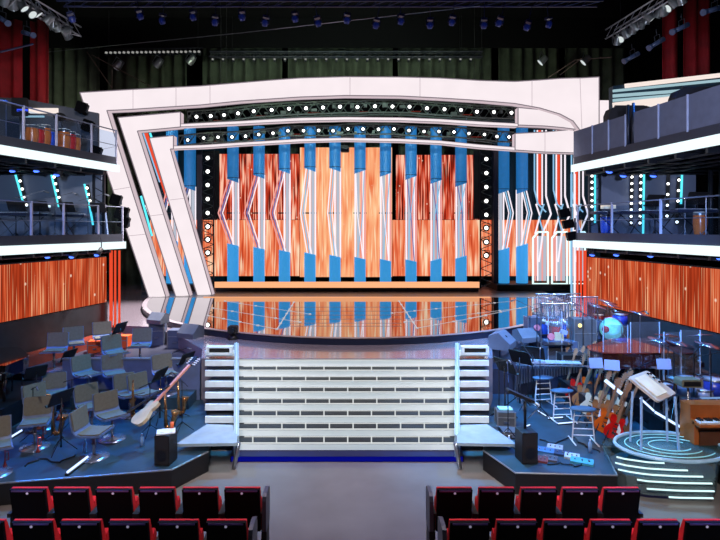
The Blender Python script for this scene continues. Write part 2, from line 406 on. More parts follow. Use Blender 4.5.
frame('outer_arch_frame', 22.2,
      [((149, 298), (166, 297)), ((115, 196), (133.5, 195)), ((80, 92.5), (107, 110.5)), ((128, 89.7), (128, 109.6)), ((160, 88), (160, 107.5)), ((200, 86), (200, 105)), ((240, 82.7), (240, 101)), ((270, 80.2), (270, 99)), ((300, 78), (300, 97)), ((345, 76.7), (345, 95.5)), ((400, 77), (400, 96)), ((440, 78), (440, 98)), ((480, 80.5), (480, 100.5)), ((515, 81.5), (515, 103.5)), ((540, 80), (540, 108)), ((560, 78.5), (560, 114)), ((574, 78), (573, 121)), ((580, 78), (582, 133)), ((599, 77), (599, 160))], [],
      'huge outer white lit frame, its left leg leaning, arching over the stage',
      [((133, 89.5), (133, 109)), ((176, 87), (176, 106.5)), ((210, 85), (210, 104)), ((350, 77), (350, 95.5)), ((420, 78), (420, 97)), ((532, 80.5), (532, 106)), ((580, 78), (582, 132)), ((99, 150), (118, 146)), ((113, 190), (131, 187)), ((128, 236), (147, 234))])
frame('middle_arch_frame', 22.5,
      [((176, 297), (189.5, 296)), ((118, 117.5), (137.5, 131)), ((180.5, 112), (180.5, 127))],
      [[((180.5, 124), (180.5, 126.8)), ((210, 122.5), (210, 125.5)), ((240, 121), (240, 124)), ((270, 119.3), (270, 122.4)), ((300, 117.8), (300, 121)), ((345, 117), (345, 120)), ((400, 117.5), (400, 120.5)), ((440, 119), (440, 122)), ((480, 121.5), (480, 124.8)), ((518, 123.5), (518, 126.5))],
       [((518, 107.5), (518, 125)), ((545, 110), (545, 126)), ((562, 116), (562, 127.5)), ((577, 126), (577, 129.5))]],
      'middle white lit frame with leaning left leg inside the outer arch', [((149, 216), (166, 214))])
frame('inner_arch_frame', 22.85,
      [((197.5, 296), (212, 295)), ((149.5, 138), (170.5, 149)), ((173.5, 135.5), (173.5, 149))],
      [[((173.5, 146), (173.5, 149)), ((205, 144.8), (205, 147.8)), ((240, 142.5), (240, 145.3)), ((270, 140.7), (270, 143.6)), ((300, 138.8), (300, 141.8)), ((345, 137.8), (345, 140.6)), ((400, 138.7), (400, 141.6)), ((440, 140.6), (440, 143.6)), ((480, 144.6), (480, 147.8)), ((515, 147.2), (515, 150.3))],
       [((515, 133.5), (515, 150)), ((545, 132), (545, 152)), ((577, 129), (577, 153))]],
      'inner white lit frame with leaning left leg closest to the mirror stage', [((170, 200), (186, 198)), ((545, 132), (545, 151.5))])
o = MB().box(P(606, 113, 22.3)+Vector((0, .2, 0)), (.58, .4, 1.05)).build('light_panel_box', m_arch); tag(o, 'small upright white lit box right of the arch end', 'light box')

# ------------------------------------------------------------------ arched trusses and their lamps
row1 = [(196.5,116.7),(210.7,116),(224,115),(238,113.3),(253.7,111.2),(271.7,110),(289,108.7),(306,108.2),(323,107.5),(340,106.7),(357.5,107),(375,106.2),(392.5,106.5),(409.5,106.7),(427,108.2),(444.5,109.2),(461,110),(477,111.7),(494,112),(511.5,112.7)]
row2 = [(187.7,140),(203.7,138),(218,137.2),(232,137),(245.5,136.2),(258.7,134.5),(273,133.2),(288,130.7),(303.5,130.7),(318.7,130.5),(333,130.7),(348,129),(363,129),(378.5,129.2),(394,129),(409,130.5),(424,131.5),(439,131.5),(454,132),(469,133.5),(484.5,134.5),(497,136.5),(509,137)]
m_truss = mat('dark green grey truss', (96, 108, 102), .45, .2)
def arch_truss(row, hh, name, label):
    o = empty(name, (0, 0, 0), 0, label, 'truss')
    Y = 24.75
    pts = [(row[0][0]-9, row[0][1]+.8)]+row+[(row[-1][0]+5, row[-1][1]+.4)]
    up = [P(x, y-hh, Y) for x, y in pts]; dn = [P(x, y+hh, Y) for x, y in pts]; dv = Vector((0, .5, 0))
    for q in (up, dn, [p+dv for p in up], [p+dv for p in dn]): MB().tube(q, .04, 6).build('chord', m_truss, o)
    for q in (up[3], up[-4]): MB().cyl(q+dv, (q.x, q.y+.5, 15.), .012, n=5).build('hanger_cable', m_black, o)
    mb = MB()
    for i in range(len(pts)-1):
        a, b, c, d = up[i], dn[i], up[i+1], dn[i+1]
        m1 = (a+c)/2; m2 = (b+d)/2
        mb.cyl(b, m1, .022, n=4).cyl(m1, d, .022, n=4).cyl(a, b, .02, n=4).cyl(a+dv, m2+dv, .02, n=4).cyl(m2+dv, c+dv, .02, n=4).cyl(m1, m1+dv, .02, n=4).cyl(m2, m2+dv, .02, n=4)
    mb.build('bracing', m_truss, o)
    mb = MB()
    for i in range(len(pts)-1):
        a = (up[i]+dn[i+1])/2
        if random.random() < .8: MB().box(a+Vector((random.uniform(-.2, .2), .1, random.uniform(-.2, .15))), (random.uniform(.1, .35), .2, random.uniform(.06, .2))).build('cable_box', m_truss, o)
    mb = MB()
    for i in range(2, len(pts)-1, 3): MB().box(dn[i]+Vector((.3, .3, .12)), (random.uniform(.4, .7), .03, .04)).build('red_lit_bar', glow('red light on bar', (130, 50, 42), .55), o)  # bars are no lamps, red light on them is painted as glow
    bk = MB(); Yb = 25.45
    bk.strip([((P(x, y-hh-3, Yb).x, P(x, y-hh-3, Yb).z), (P(x, y+hh+1, Yb).x, P(x, y+hh+1, Yb).z), Yb) for x, y in pts], .03)
    bk.build('black_backing', m_void, o)
arch_truss(row1, 6, 'arched_truss', 'upper arched truss full of round white lamps under the outer frame')
arch_truss(row2, 5, 'arched_truss', 'lower arched truss of lamps above the blue tubes')
def lamp():
    o = empty('round_lamp')
    MB().lathe([(.05, .16), (.1, .14), (.13, .02), (.14, 0), (.125, 0)], rot=(-pi/2, 0, 0), n=12).build('housing', m_dark, o)
    MB().lathe([(1e-4, -.035), (.05, -.028), (.076, 0), (.07, .01)], rot=(-pi/2, 0, 0), n=12).build('lens', m_bulb, o)
    MB().tube([(-.15, .08, 0), (-.15, .08, .2), (.15, .08, .2), (.15, .08, 0)], .012, 5).build('yoke', m_dark, o)
    MB().cyl((0, .08, .2), (0, .32, .2), .015, n=5).build('clamp', m_dark, o)
    return o
for k, (x, y) in enumerate(row1):
    put(lamp, P(x, y, 24.5), 0, 'round white lamp on the upper arched truss, %s from the left' % ORD[k], 'stage lamp', 'lamps of the upper arched truss')
for k, (x, y) in enumerate(row2):
    put(lamp, P(x, y, 24.5), 0, 'round white lamp on the lower arched truss, %s from the left' % ORD[k], 'stage lamp', 'lamps of the lower arched truss', sc=.85)
for sd, X, ys in (('left', 207.7, [158, 171.5, 185, 199, 213, 226.5, 239.5, 252.7]), ('right', 486.3, [159, 173, 187, 201, 214.8, 228, 242, 255.5])):
    for k, y in enumerate(ys):
        put(lamp, P(X, y, 25.1), 0, 'round white lamp in the %s lamp column, %s from the top' % (sd, ORD[k]), 'stage lamp', 'lamps of the %s lamp column' % sd, sc=1.15)
    o = empty('lamp_column', (P(X, 200, 25.4).x, 25.4, DZ), 0, 'dark truss column holding a line of lamps, %s of the screens' % sd, 'truss')
    top = P(X, 150, 25.4).z-DZ
    MB().box((-.28, 0, top/2), (.06, .06, top)).box((.28, 0, top/2), (.06, .06, top)).build('upright', m_dark, o)
    mb = MB()
    for k in range(int(top/.45)): mb.cyl((-.28, 0, .2+k*.45), (.28, 0, .2+(k+.5)*.45), .018, n=4).cyl((.28, 0, .2+(k+.5)*.45), (-.28, 0, .2+(k+1)*.45), .018, n=4)
    mb.build('bracing', m_truss, o)
    zb = P(X, 219, 25.4).z-DZ
    MB().box(((-.15 if sd == 'left' else .1), .22, (zb+top)/2), (1.3, .04, top-zb)).build('black_backing', mat('black green board', (14, 20, 20), .8), o)
for k, (x, y0, Y) in enumerate([(200, 155, 25.0), (495.5, 150, 25.0)]):
    a = P(x, y0, Y); o = MB().box((a.x, Y, (a.z+DZ)/2), (.22, .22, a.z-DZ)).build('steel_post', mat('navy post', (24, 32, 52), .4)); tag(o, 'tall dark navy post beside the %s lamp column' % ['left', 'right'][k], 'post')

# ------------------------------------------------------------------ tube columns
def neon(pts, r=.03, m=None, parent=None, Y=25.0):
    MB().tube([P(x, y, Y+dy) for x, y, dy in pts], r, 6).build('neon_tube', m or m_neon, parent)
for sx, x0, x1 in ((-1, -9.2, -6.5), (1, 6.75, 11.6)):
    struct('trim_%d' % (20+sx), MB().box(((x0+x1)/2, 25.2, (DZ+.17+1.75)/2), (x1-x0, 1.9, 1.75-DZ-.17)), m_black)
cols = [(233, 181, 244.5, -1), (259, 177, 248, -1), (284.5, 172, 251, -1), (310, 170, 253.5, -.55), (335, 170, 256, -.35), (360, 172, 258, .12), (385.5, 175, 260, .2), (411, 178, 260.5, .3), (436, 182, 259.5, .35), (461, 185, 257, .4),
        (172, 186, 240, -.6), (190, 189, 250, -.6), (503.5, 192, 249, .52), (522, 192, 245, .52)]
names = ['far left of the ten on the lit step', 'second from the left on the lit step', 'third from the left on the lit step', 'fourth from the left on the lit step', 'fifth from the left on the lit step', 'sixth from the left on the lit step', 'fourth from the right on the lit step', 'third from the right on the lit step', 'second from the right on the lit step', 'far right of the ten on the lit step', 'seen between the leaning white frames', 'just right of the innermost leaning frame', 'on the deck just right of the right lamp column', 'on the deck beside the tall neon columns']
for (x, t, b, k), nm in zip(cols, names):
    Y = 25.0; up = P(x, 127, Y); tb = P(x, t, Y); bb = P(x, b, Y); cxw = up.x
    o = empty('tube_column', (cxw, Y, OZ+.34 if 215 < x < 480 else 1.76), 0, 'blue capped column of white neon tubes, '+nm, 'light column', 'blue and neon tube columns')
    def loc(v): return v-o.location
    r_ = .265
    def slant(za, zb, sl):   # cylinder with a slanted end
        n = 18; vs = []
        for q in range(n): vs.append((r_*cos(2*pi*q/n), r_*sin(2*pi*q/n), za+(0 if sl < 0 else -.0)))
        for q in range(n): vs.append((r_*cos(2*pi*q/n), r_*sin(2*pi*q/n), zb+sl*r_*cos(2*pi*q/n)*.35))
        mb = MB(); mb._add(vs, [(i, (i+1) % n, (i+1) % n+n, i+n) for i in range(n)], True); mb._add(vs[:n], [tuple(range(n-1, -1, -1))]); mb._add(vs[n:], [tuple(range(n))]); return mb
    zt = up.z-o.location.z
    slant(zt, tb.z-o.location.z, -1 if k < 0 else 1).build('upper_tube', m_tubet, o)
    bz = o.location.z
    slant(0, bb.z-bz, -.6 if x < 420 else .8).build('lower_tube', m_tubeb, o)
    for dz_ in (tb.z-bz+.02,):
        MB().lathe([(r_+.01, 0), (r_+.01, .025)], (0, 0, dz_+.1), 18, cap=False).build('collar', m_dark, o)
    z0, z1 = bb.z-bz-.1, tb.z-bz+.1; zk = P(x, 213, Y).z-bz; zc = (z0+z1)/2
    pxm = Y/FP
    def nt(pts, r, m): MB().tube([Vector(p) for p in pts], r, 6).build('neon_tube', m, o)
    if abs(k) > .5 or k < 0:
        sx = 1 if k > 0 else -1
        for off, m_, rr in ((0, m_neonp if x < 300 else m_neon, .03), (.11, m_neonv if x < 300 else m_neonb, .03), (.2, m_neon, .025)):
            nt([(sx*.16-sx*off, -.1, z1), (sx*(.16+.5*abs(k))-sx*off, -.1, zk), (sx*.1-sx*off, -.1, z0)], rr, m_)
        for off, m_ in ((-.0, m_neon), (-.13, m_wash), (-.25, m_neon if x < 480 else m_neon)):
            nt([(off*sx, 0, z0), (off*sx, 0, z1)], .07 if m_ is m_wash else .036, m_)
    else:
        for off, m_ in ((-.22, m_neon), (-.09, m_wash), (.06, m_neonp if x < 420 else m_neonb), (.15, m_neon), (.24, m_neonp)):
            nt([(off, 0, z0), (off, 0, z1)], .07 if m_ is m_wash else .036, m_)
        nt([(-.2, -.1, z1), (-.2+k*.6, -.1, zk), (.15, -.1, z0)], .025, m_neonv if x > 400 else m_neon)
        nt([(.2, -.1, z1), (.2-k*.9, -.1, zk-.4), (-.15, -.1, z0)], .025, m_neonb)
    MB().cyl((-.3, .05, zk), (.3, .05, zk), .035, n=6).build('cross_rod', m_dark, o)
# tall all-neon columns on the right
for k, (x, nm) in enumerate([(541, 'left one of the tall neon columns by the right balcony'), (560, 'right one of the tall neon columns by the right balcony'), (578, 'tall white neon column half hidden by the right balcony')]):
    Y = 24.6; base = P(x, 285, Y); o = empty('neon_column', (base.x, Y, 1.76), 0, nm, 'light column', 'tall neon columns')
    q = Y/FP; H = P(x, 127, Y).z-1.76
    def z(y): return P(x, y, Y).z-1.76
    def nt(pts, r, m, n_='neon_tube'): MB().tube([Vector(((a)*q, c, z(y))) for a, y, c in pts], r, 6).build(n_, m, o)
    nt([(-8, 284, 0), (-8, 238, 0), (-3, 232, 0), (7, 232, 0), (7, 284, 0), (-8, 284, 0)], .045, glow('aqua white neon', (215, 250, 250), 1.4), 'neon_frame')
    for off, m_ in ((-5, m_neonp), (-2.6, m_neon), (-.4, m_wash), (2, m_neonp), (4.6, m_wash)): nt([(off, 281, .1), (off, 236, .1)], .075 if m_ is m_wash else .04, m_)
    nt([(-6.5, 130, 0), (-6.5, 190, 0), (-3, 204, 0), (5, 212, 0)], .035, m_neonb)
    nt([(5, 130, 0), (5, 196, 0), (10, 214, 0), (2, 232, 0), (-2, 262, 0)], .04, m_neon)
    nt([(-1, 130, .1), (-1, 205, .1)], .08, m_redn); nt([(-3.3, 130, .05), (-3.3, 205, .05)], .035, m_neon); nt([(1.6, 130, .05), (1.6, 205, .05)], .035, m_neon)
    nt([(-5, 204, 0), (-1, 216, 0), (-6, 234, 0)], .035, m_neon); nt([(3, 204, 0), (-2, 218, 0), (3, 234, 0)], .035, m_neonb)
    MB().box((0, .15, H/2), (.12, .08, H)).build('spine', mat('dark teal post', (14, 40, 50), .5), o)
# slanted neon behind the leaning legs
for k, (p, q_, m_) in enumerate([((146, 133), (170, 205), m_redn), ((150, 133), (178, 215), m_cyan), ((143.5, 133), (160, 182), m_neonb), ((146, 205), (168, 262), m_neon), ((141, 196), (152, 236), m_cyan)]):
    o = MB().tube([P(*p, 25.6), P(*q_, 25.6)], .05 if k else .09, 6).build('slanted_neon_tube', m_)
    tag(o, ['thick red slanted neon tube between the middle and inner leaning frames', 'cyan slanted neon tube between the middle and inner leaning frames', 'pale blue slanted neon tube next to the middle leaning frame', 'white slanted neon tube low between leaning frames', 'short cyan slanted neon tube between outer and middle frames'][k], 'neon tube')

exec_marker = None
# ================================================================== balconies
m_slab = mat('dark slab', (30, 34, 44), .6)
m_kick = mat('slate kickboard', (34, 38, 48), .5)
WB = {-1: led('left side video wall', [(.34, (132, 40, 18)), (.48, (178, 60, 30)), (.57, (216, 92, 52)), (.74, (255, 200, 150))], (-.26, -1), 3.4, 24., .95, 1.2),
      1: led('right side video wall', [(.34, (132, 40, 18)), (.48, (178, 60, 30)), (.57, (216, 92, 52)), (.74, (255, 200, 150))], (.135, -1), 3.4, 24., .95, 1.2)}
DIR = {-1: Vector((-.26, -1, 0)), 1: Vector((.135, -1, 0))}
def edge(sd, x0, t, z=0, inset=0): return Vector((x0, 16.4, z))+DIR[sd]*t+Vector((sd*inset, 0, 0))
T = 8.5
for sd in (-1, 1):
    side = 'left' if sd < 0 else 'right'
    n = DIR[sd].normalized()
    ang = math.atan2(DIR[sd].x, -DIR[sd].y)    # rotation about z for things running along the edge
    def along(name, x0, t0, t1, z0, z1, th, m, parent=None, inset=0):
        """slab standing along the balcony edge"""
        a = edge(sd, x0, t0, 0, inset); b = edge(sd, x0, t1, 0, inset); o2 = Vector((sd*th, 0, 0))
        mb = MB(); mb.prism([(a.x, a.y), (b.x, b.y), ((b+o2).x, b.y), ((a+o2).x, a.y)] if sd < 0 else [(a.x, a.y), ((a+o2).x, a.y), ((b+o2).x, b.y), (b.x, b.y)], z1-z0, c=(0, 0, z0))
        return mb.build(name, m, parent)
    for lv, (z, x0) in enumerate([((3.68 if sd < 0 else 3.72), sd*(6.71 if sd < 0 else 6.86)), (6.0, sd*(6.9 if sd < 0 else 6.8))]):
        nm = ['lower', 'upper'][lv]
        a = edge(sd, x0, 0); b = edge(sd, x0, T)
        pl = [(a.x+sd*.1, a.y-.02), (b.x+sd*.1, b.y), (sd*13, b.y), (sd*13, a.y-.02)]
        if sd < 0: pass
        o = MB().prism(pl if sd > 0 else pl[::-1], .2, c=(0, 0, z+.03)).build('floor_balcony_%s_%s' % (nm, side), m_slab); o['kind'] = 'structure'
        f = along('lit_fascia', x0, 0, T, z, z+.21, .1, m_ledge); tag(f, 'glowing white ledge strip along the %s %s balcony edge' % (nm, side), 'light strip')
        # underside beams
        ub = MB()
        for q in range(9):
            c = edge(sd, x0, .4+q*.9, z-.06, .2); ub.box((c.x+sd*2, c.y, z-.05), (4, .08, .12))
        for q in range(4): ub.cyl(edge(sd, x0, .1, z-.1, .4+q*.6), edge(sd, x0, T, z-.1, .4+q*.6), .03, n=5)
        o = ub.build('trim_%d' % (10+lv+2*(sd > 0)), m_dark); o['kind'] = 'structure'
        # balustrade
        bal = empty('balcony_balustrade', (0, 0, 0), 0, ('glass balustrade with slim grey posts on the %s %s balcony' % (nm, side)) if not (sd > 0 and lv) else 'solid slate grey panelled balustrade on the upper right balcony', 'balustrade')
        zb = z+.22
        along('kickboard', x0, .05, T, zb-.02, zb+.22, .05, m_kick, bal, .06)
        if sd > 0 and lv:
            ts = [.02, .55, 1.12, 1.72, 2.32]
            tt = [0.0, 1.0, 1.75, 2.45, 2.75, 3.65, 4.55, 5.5, 6.5]
            for i in range(len(tt)-1):
                if abs(tt[i]-2.45) < .01: continue
                along('panel', x0, tt[i]+.02, tt[i+1]-.02, zb+.2, zb+1.0, .04, m_grey, bal, .07)
                c = edge(sd, x0, tt[i+1], 0, .055); MB().box((c.x, c.y, zb+.6), (.03, .04, .82)).build('joint_strip', mat('pale joint', (130, 140, 165), .4), bal)
            for t_ in (2.5, 2.7):
                c = edge(sd, x0, t_, 0, .1); MB().cyl((c.x, c.y, zb), (c.x, c.y, zb+1.25), .035).build('post', m_dark, bal)
        else:
            posts = [.03, 1.05, 2.3, 3.3, 4.8, 6.3] if sd < 0 else [.1, 1.75, 3.6, 5.4, 7.2]
            for t_ in posts:
                c = edge(sd, x0, t_, 0, .09); MB().box((c.x, c.y, zb+.52), (.045, .045, 1.06)).build('post', mat('light grey post', (150, 152, 172), .4), bal)
            for t0, t1 in zip(posts, posts[1:]):
                along('glass_pane', x0, t0+.06, t1-.06, zb+.2, zb+.95, .015, m_glass, bal, .08)
            a = edge(sd, x0, .05, zb+1.03, .09); b = edge(sd, x0, T, zb+1.03, .09); MB().cyl(a, b, .018, n=6).build('top_rail', mat('rail grey', (90, 96, 112), .4), bal)
            a = edge(sd, x0, .05, zb+.58, .09); b = edge(sd, x0, T, zb+.58, .09); MB().cyl(a, b, .01, n=6).build('mid_rail', m_steel, bal)
    # side video wall and its plinth
    x0 = sd*7.27
    zl, zh = 2.06, 3.42
    o = empty('side_video_wall', (0, 0, 0), 0, 'orange streaked video wall under the %s balcony' % side, 'video screen')
    along('cabinet', x0, .02, T, zl-.03, zh+.03, .1, m_black, o, .03); along('screen', x0, .05, T, zl, zh, .02, WB[sd], o, 0)
    o = along('wall_plinth_%s' % side, x0, 0, T, 0, zl-.03, .4, mat('dark stone plinth', (36, 38, 42), .35, noise=.25)); o['kind'] = 'structure'
    # level posts and end walls
    o = MB().box((sd*13, 12, 5), (.2, 9, 10)).build('wall_balcony_%s' % side, m_void); o['kind'] = 'structure'
    c = edge(sd, sd*7.3, .12)
    mb = MB()
    for dx in (0, sd*.3):
        mb.box((c.x+dx, c.y, 4.95), (.07, .07, 2.1))
    for q in range(6): mb.cyl((c.x, c.y, 4+q*.34), (c.x+sd*.3, c.y, 4.17+q*.34), .015, n=4)
    o = mb.build('corner_truss', m_dark); tag(o, 'dark truss post holding the outer corner of the upper %s balcony' % side, 'truss')
    # three red neon poles at the outer corner
    for k, px in enumerate([(110.5, 114.6, 118.8), (585.5, 581.5, 578)][sd > 0]):
        a = P(px, 252, 16.3); zt = 3.62
        o = MB().cyl((a.x, 16.34-.0*k, 1.3), (a.x, 16.34, zt), .035 if k else .05, n=8).build('neon_pole', m_redn)
        tag(o, '%s red neon pole at the %s corner of the side video wall' % (['inner', 'middle', 'outer'][k], side), 'neon tube', 'red neon poles %s' % side)
for k, px in enumerate((571.5, 574.6)):
    a = P(px, 250, 17); o = MB().cyl((a.x, 17, 1.35), (a.x, 17, 6), .035, n=8).build('neon_pole', [m_neonb, m_neon][k]); tag(o, ['pale blue', 'white'][k]+' upright neon pole behind the right balcony corner', 'neon tube')

# back panels on the lower balconies with bulb strips
m_panel = mat('blue grey board', (92, 102, 122), .6, noise=.08, ns=1.)
o = MB()
a, b, c, d = P(-8, 165, 16.3), P(100, 165, 16.3), P(108, 242, 16.3), P(-8, 242, 16.3)
o._add([a, b, c, d]+[q+Vector((0, .1, 0)) for q in (a, b, c, d)], [(0, 3, 2, 1), (4, 5, 6, 7), (0, 1, 5, 4), (1, 2, 6, 5), (2, 3, 7, 6), (3, 0, 4, 7)])
for q in (0,): tag(o.build('backdrop_board', m_panel), 'slanted blue grey board behind the lower left balcony', 'board')
a = P(590, 170, 16.3); b = P(696, 244, 16.3)
tag(MB().box(((a.x+b.x)/2, 16.35, (a.z+b.z)/2), (b.x-a.x, .1, a.z-b.z)).build('backdrop_board', m_panel), 'upright blue grey board behind the lower right balcony', 'board')
def strip(tube, bulbs, label, grp):
    o = empty('bulb_strip', (0, 0, 0), 0, label, 'light strip', grp); Y = 16.2
    mb = MB().box((0, 0, 0), (0, 0, 0)); mb = MB()
    (x0, y0), (x1, y1) = bulbs[0], bulbs[-1]
    a, b = P(x0, y0-3, Y+.05), P(x1, y1+3, Y+.05); mb.cyl(a, b, .06, n=4); mb.build('backing_bar', m_black, o)
    for x, y in bulbs: MB().ball(P(x, y, Y-.02), .038, 8).build('bulb', m_bulb, o)
    if tube: MB().tube([P(*p, Y) for p in tube], .03, 6).build('neon_tube', m_cyan, o)
def lerp(p, q, n): return [(p[0]+(q[0]-p[0])*i/(n-1), p[1]+(q[1]-p[1])*i/(n-1)) for i in range(n)]
strip([(15.5, 175), (24, 205)], lerp((18, 173), (26.5, 205), 5), 'slanted bulb strip with cyan neon on the left board, nearest the picture edge', 'bulb strips left')
strip([(51.5, 175), (59, 207)], lerp((54, 177), (60.5, 204), 5), 'slanted bulb strip with cyan neon in the middle of the left board', 'bulb strips left')
strip([(84.5, 184), (90, 208), (93, 225)], lerp((87, 188), (91.5, 207), 4), 'slanted bulb strip with cyan neon on the left board, nearest the arch', 'bulb strips left')
strip([(595, 175), (595, 223)], lerp((592, 176), (592, 219), 8), 'bulb strip with cyan neon at the left end of the right board', 'bulb strips right')
strip(None, lerp((632, 177), (631, 223), 8), 'bulb strip without neon near the middle of the right board', 'bulb strips right')
strip([(644, 174), (643, 239)], lerp((641, 176), (640, 223), 8), 'bulb strip with the longest cyan neon on the right board', 'bulb strips right')
strip(None, lerp((668.5, 173), (667, 216), 5), 'bulb strip without neon right of the longest cyan neon', 'bulb strips right')
strip([(682, 175), (681, 204)], lerp((679, 180), (677, 222), 5), 'bulb strip with short cyan neon at the right end of the right board', 'bulb strips right')
def down_spot():
    o = empty('blue_spotlight')
    MB().cyl((0, 0, 0), (.05, .1, .14), .07, .05, 10).build('housing', m_black, o)
    MB().lathe([(1e-4, -.03), (.05, -.01), (.06, .01)], n=10, rot=(.5, 0, 0)).build('lens', m_bluespot, o)
    MB().cyl((.05, .1, .14), (.05, .1, .3), .012, n=5).build('bracket', m_dark, o); return o
for k, (x, y) in enumerate([(13, 171), (37, 171), (57, 175)]): put(down_spot, P(x, y, 14.8), 0, 'blue spotlight under the upper left balcony, %s from the left' % ORD[k], 'spotlight', 'blue spotlights under the upper left balcony', sc=1.5)
for k, (x, y) in enumerate([(609, 172), (623, 176), (653, 176)]): put(down_spot, P(x, y, 15.2), 0, 'blue spotlight under the upper right balcony, %s from the left' % ORD[k], 'spotlight', 'blue spotlights under the upper right balcony', sc=1.5)
for k, (x, y) in enumerate([(48, 257), (72, 257), (97, 255)]): put(down_spot, P(x, y, 14.2+k*.5), 0, 'blue spotlight under the lower left balcony, %s from the left' % ORD[k], 'spotlight', 'blue spotlights under the lower left balcony', sc=1.3)
for k, (x, y) in enumerate([(592, 255), (616, 255), (650, 256), (718, 258)]): put(down_spot, P(x, y, 16-k*.9 if k < 3 else 11.5), 0, 'blue spotlight under the lower right balcony, %s from the left' % ORD[k], 'spotlight', 'blue spotlights under the lower right balcony', sc=1.3)
# upper balcony backgrounds
o = empty('lit_canopy', (0, 0, 0), 0, 'wide canopy with rows of pale blue lit slats above the right balcony', 'canopy')
mb = MB(); Y = 18.5
a, b, c, d = P(613, 86, Y), P(740, 70, Y), P(740, 112, Y), P(613, 122, Y)
mb._add([a, b, c, d]+[q+Vector((0, .3, 0)) for q in (a, b, c, d)], [(0, 3, 2, 1), (4, 5, 6, 7), (0, 1, 5, 4), (1, 2, 6, 5), (2, 3, 7, 6), (3, 0, 4, 7)])
mb.build('board', mat('dark teal board', (24, 52, 66), .6), o)
m_slat = glow('pale lit slat', (170, 205, 215), .9); m_slatw = glow('warm white slat', (252, 236, 228), 1.)
for p, q, r_, m_ in [((625, 86), (740, 73), .07, m_slatw), ((613, 91), (740, 78.5), .04, m_slat), ((613, 96), (712, 88.5), .05, m_slat), ((613, 100.5), (685, 94.5), .045, m_slat), ((613, 106), (670, 99.5), .11, m_slatw), ((616, 111), (650, 107.5), .04, m_slat), ((613, 115), (634, 113), .035, m_slat), ((628, 106.5), (700, 107), .1, m_slatw)]:
    a, b = P(*p, Y-.05), P(*q, Y-.05); MB().box((a+b)/2, ((b-a).length, .06, 2*r_), (0, -math.atan2(b.z-a.z, b.x-a.x), 0)).build('lit_slat', m_, o)
def sofa(x0, x1, y0, y1, Y, label):
    a, b = P(x0, y1, Y), P(x1, y0, Y); w_ = b.x-a.x
    o = empty('rolled_screen', ((a.x+b.x)/2, Y, 6.24), 0, label, 'screen')
    MB().rbox((0, 0, .82), (w_, .35, 1.6), .25, rot=(0, -.0, 0)).build('padding', m_black, o)
    MB().cyl((-w_/2+.25, -.02, 1.62), (w_/2-.25, -.02, 1.62), .05, n=8).build('top_roll', m_dark, o)
sofa(606, 652, 108, 130, 15.9, 'black padded rounded screen behind the upper right balustrade, left one')
sofa(672, 735, 92, 110, 13.8, 'black padded rounded screen behind the upper right balustrade, right one')
mb = MB(); Y = 17.2
a, b, c, d = P(-5, 97, Y), P(25, 99, Y), P(98, 113, Y), P(98, 160, Y); e = P(-5, 160, Y)
mb._add([a, b, c, d, e]+[q+Vector((0, .1, 0)) for q in (a, b, c, d, e)], [(0, 4, 3, 2, 1), (5, 6, 7, 8, 9)]+[(i, (i+1) % 5, (i+1) % 5+5, i+5) for i in range(5)])
o = mb.build('backdrop_board', mat('mid grey board', (70, 74, 84), .6)); tag(o, 'grey board with sloping top behind the upper left balcony', 'board')
a, b = P(27, 110, 17.05), P(58, 111.5, 17.05)
tag(MB().box((a+b)/2, (b.x-a.x, .06, .16)).build('light_bar', m_slatw), 'white light bar on the grey board of the upper left balcony', 'light bar')
a, b = P(24, 116, 17.05), P(44, 117, 17.05)
tag(MB().box((a+b)/2, (b.x-a.x, .06, .05)).build('light_bar', m_slat), 'thin pale light bar below the white one on the upper left balcony', 'light bar')

# ================================================================== stairs
m_riser = mat('frosted white riser', (205, 212, 216), .35, 0, .4, (215, 228, 232), noise=.04)
m_tread = mat('dark glass tread', (24, 27, 30), .45, 0, spec=.25)
m_post = glow('bright divider', (240, 245, 245), .8)
def xs(px, Y): return (px-CX)*Y/FP
stair = empty('glass_staircase', (0, 10.2, 0), 0, 'wide white lit staircase in the middle rising to the stage', 'staircase')
L0, L1 = 239, 455
def tz(k): return .1+.15*(k+1)
def ty(k): return 10.2+.3*k
for k in range(8):
    y0 = ty(k)-10.2; z1 = tz(k); zlow = z1-.15
    xa, xb = xs(L0, ty(k)), xs(L1, ty(k))
    MB().box(((xa+xb)/2, y0+.02, zlow+.068), (xb-xa, .03, .128)).build('riser', m_riser, stair)
    xa2, xb2 = xs(L0, ty(k+1)), xs(L1, ty(k+1))
    if k < 7:
        t = MB(); t.prism([(xa, y0), (xb, y0), (xb2, y0+.3), (xa2, y0+.3)], .02, c=(0, 0, z1-.02)); t.build('tread', m_tread, stair)
    nz = MB().box(((xa+xb)/2, y0-.005, z1-.008), (xb-xa, .02, .018)); nz.build('nosing', m_post, stair)
    if k < 7:
        dv = MB(); n = 9
        for i in range(1, n+1):
            f = (i-.42)/(n+.1)+(.025 if k % 2 else 0); xx = xa+(xb-xa)*f; xx2 = xa2+(xb2-xa2)*f
            dv._add([(xx-.013, y0, z1+.004), (xx+.013, y0, z1+.004), (xx2+.013, y0+.3, z1+.004), (xx2-.013, y0+.3, z1+.004)], [(0, 1, 2, 3)])
        dv.box(((xa+xb)/2, y0+.27, z1+.004), (xb-xa-.1, .03, .006))
        dv.build('tread_divider', m_post, stair)
m_wing = mat('pale blue white panel', (200, 210, 218), .3, 0, .26, (190, 212, 225))
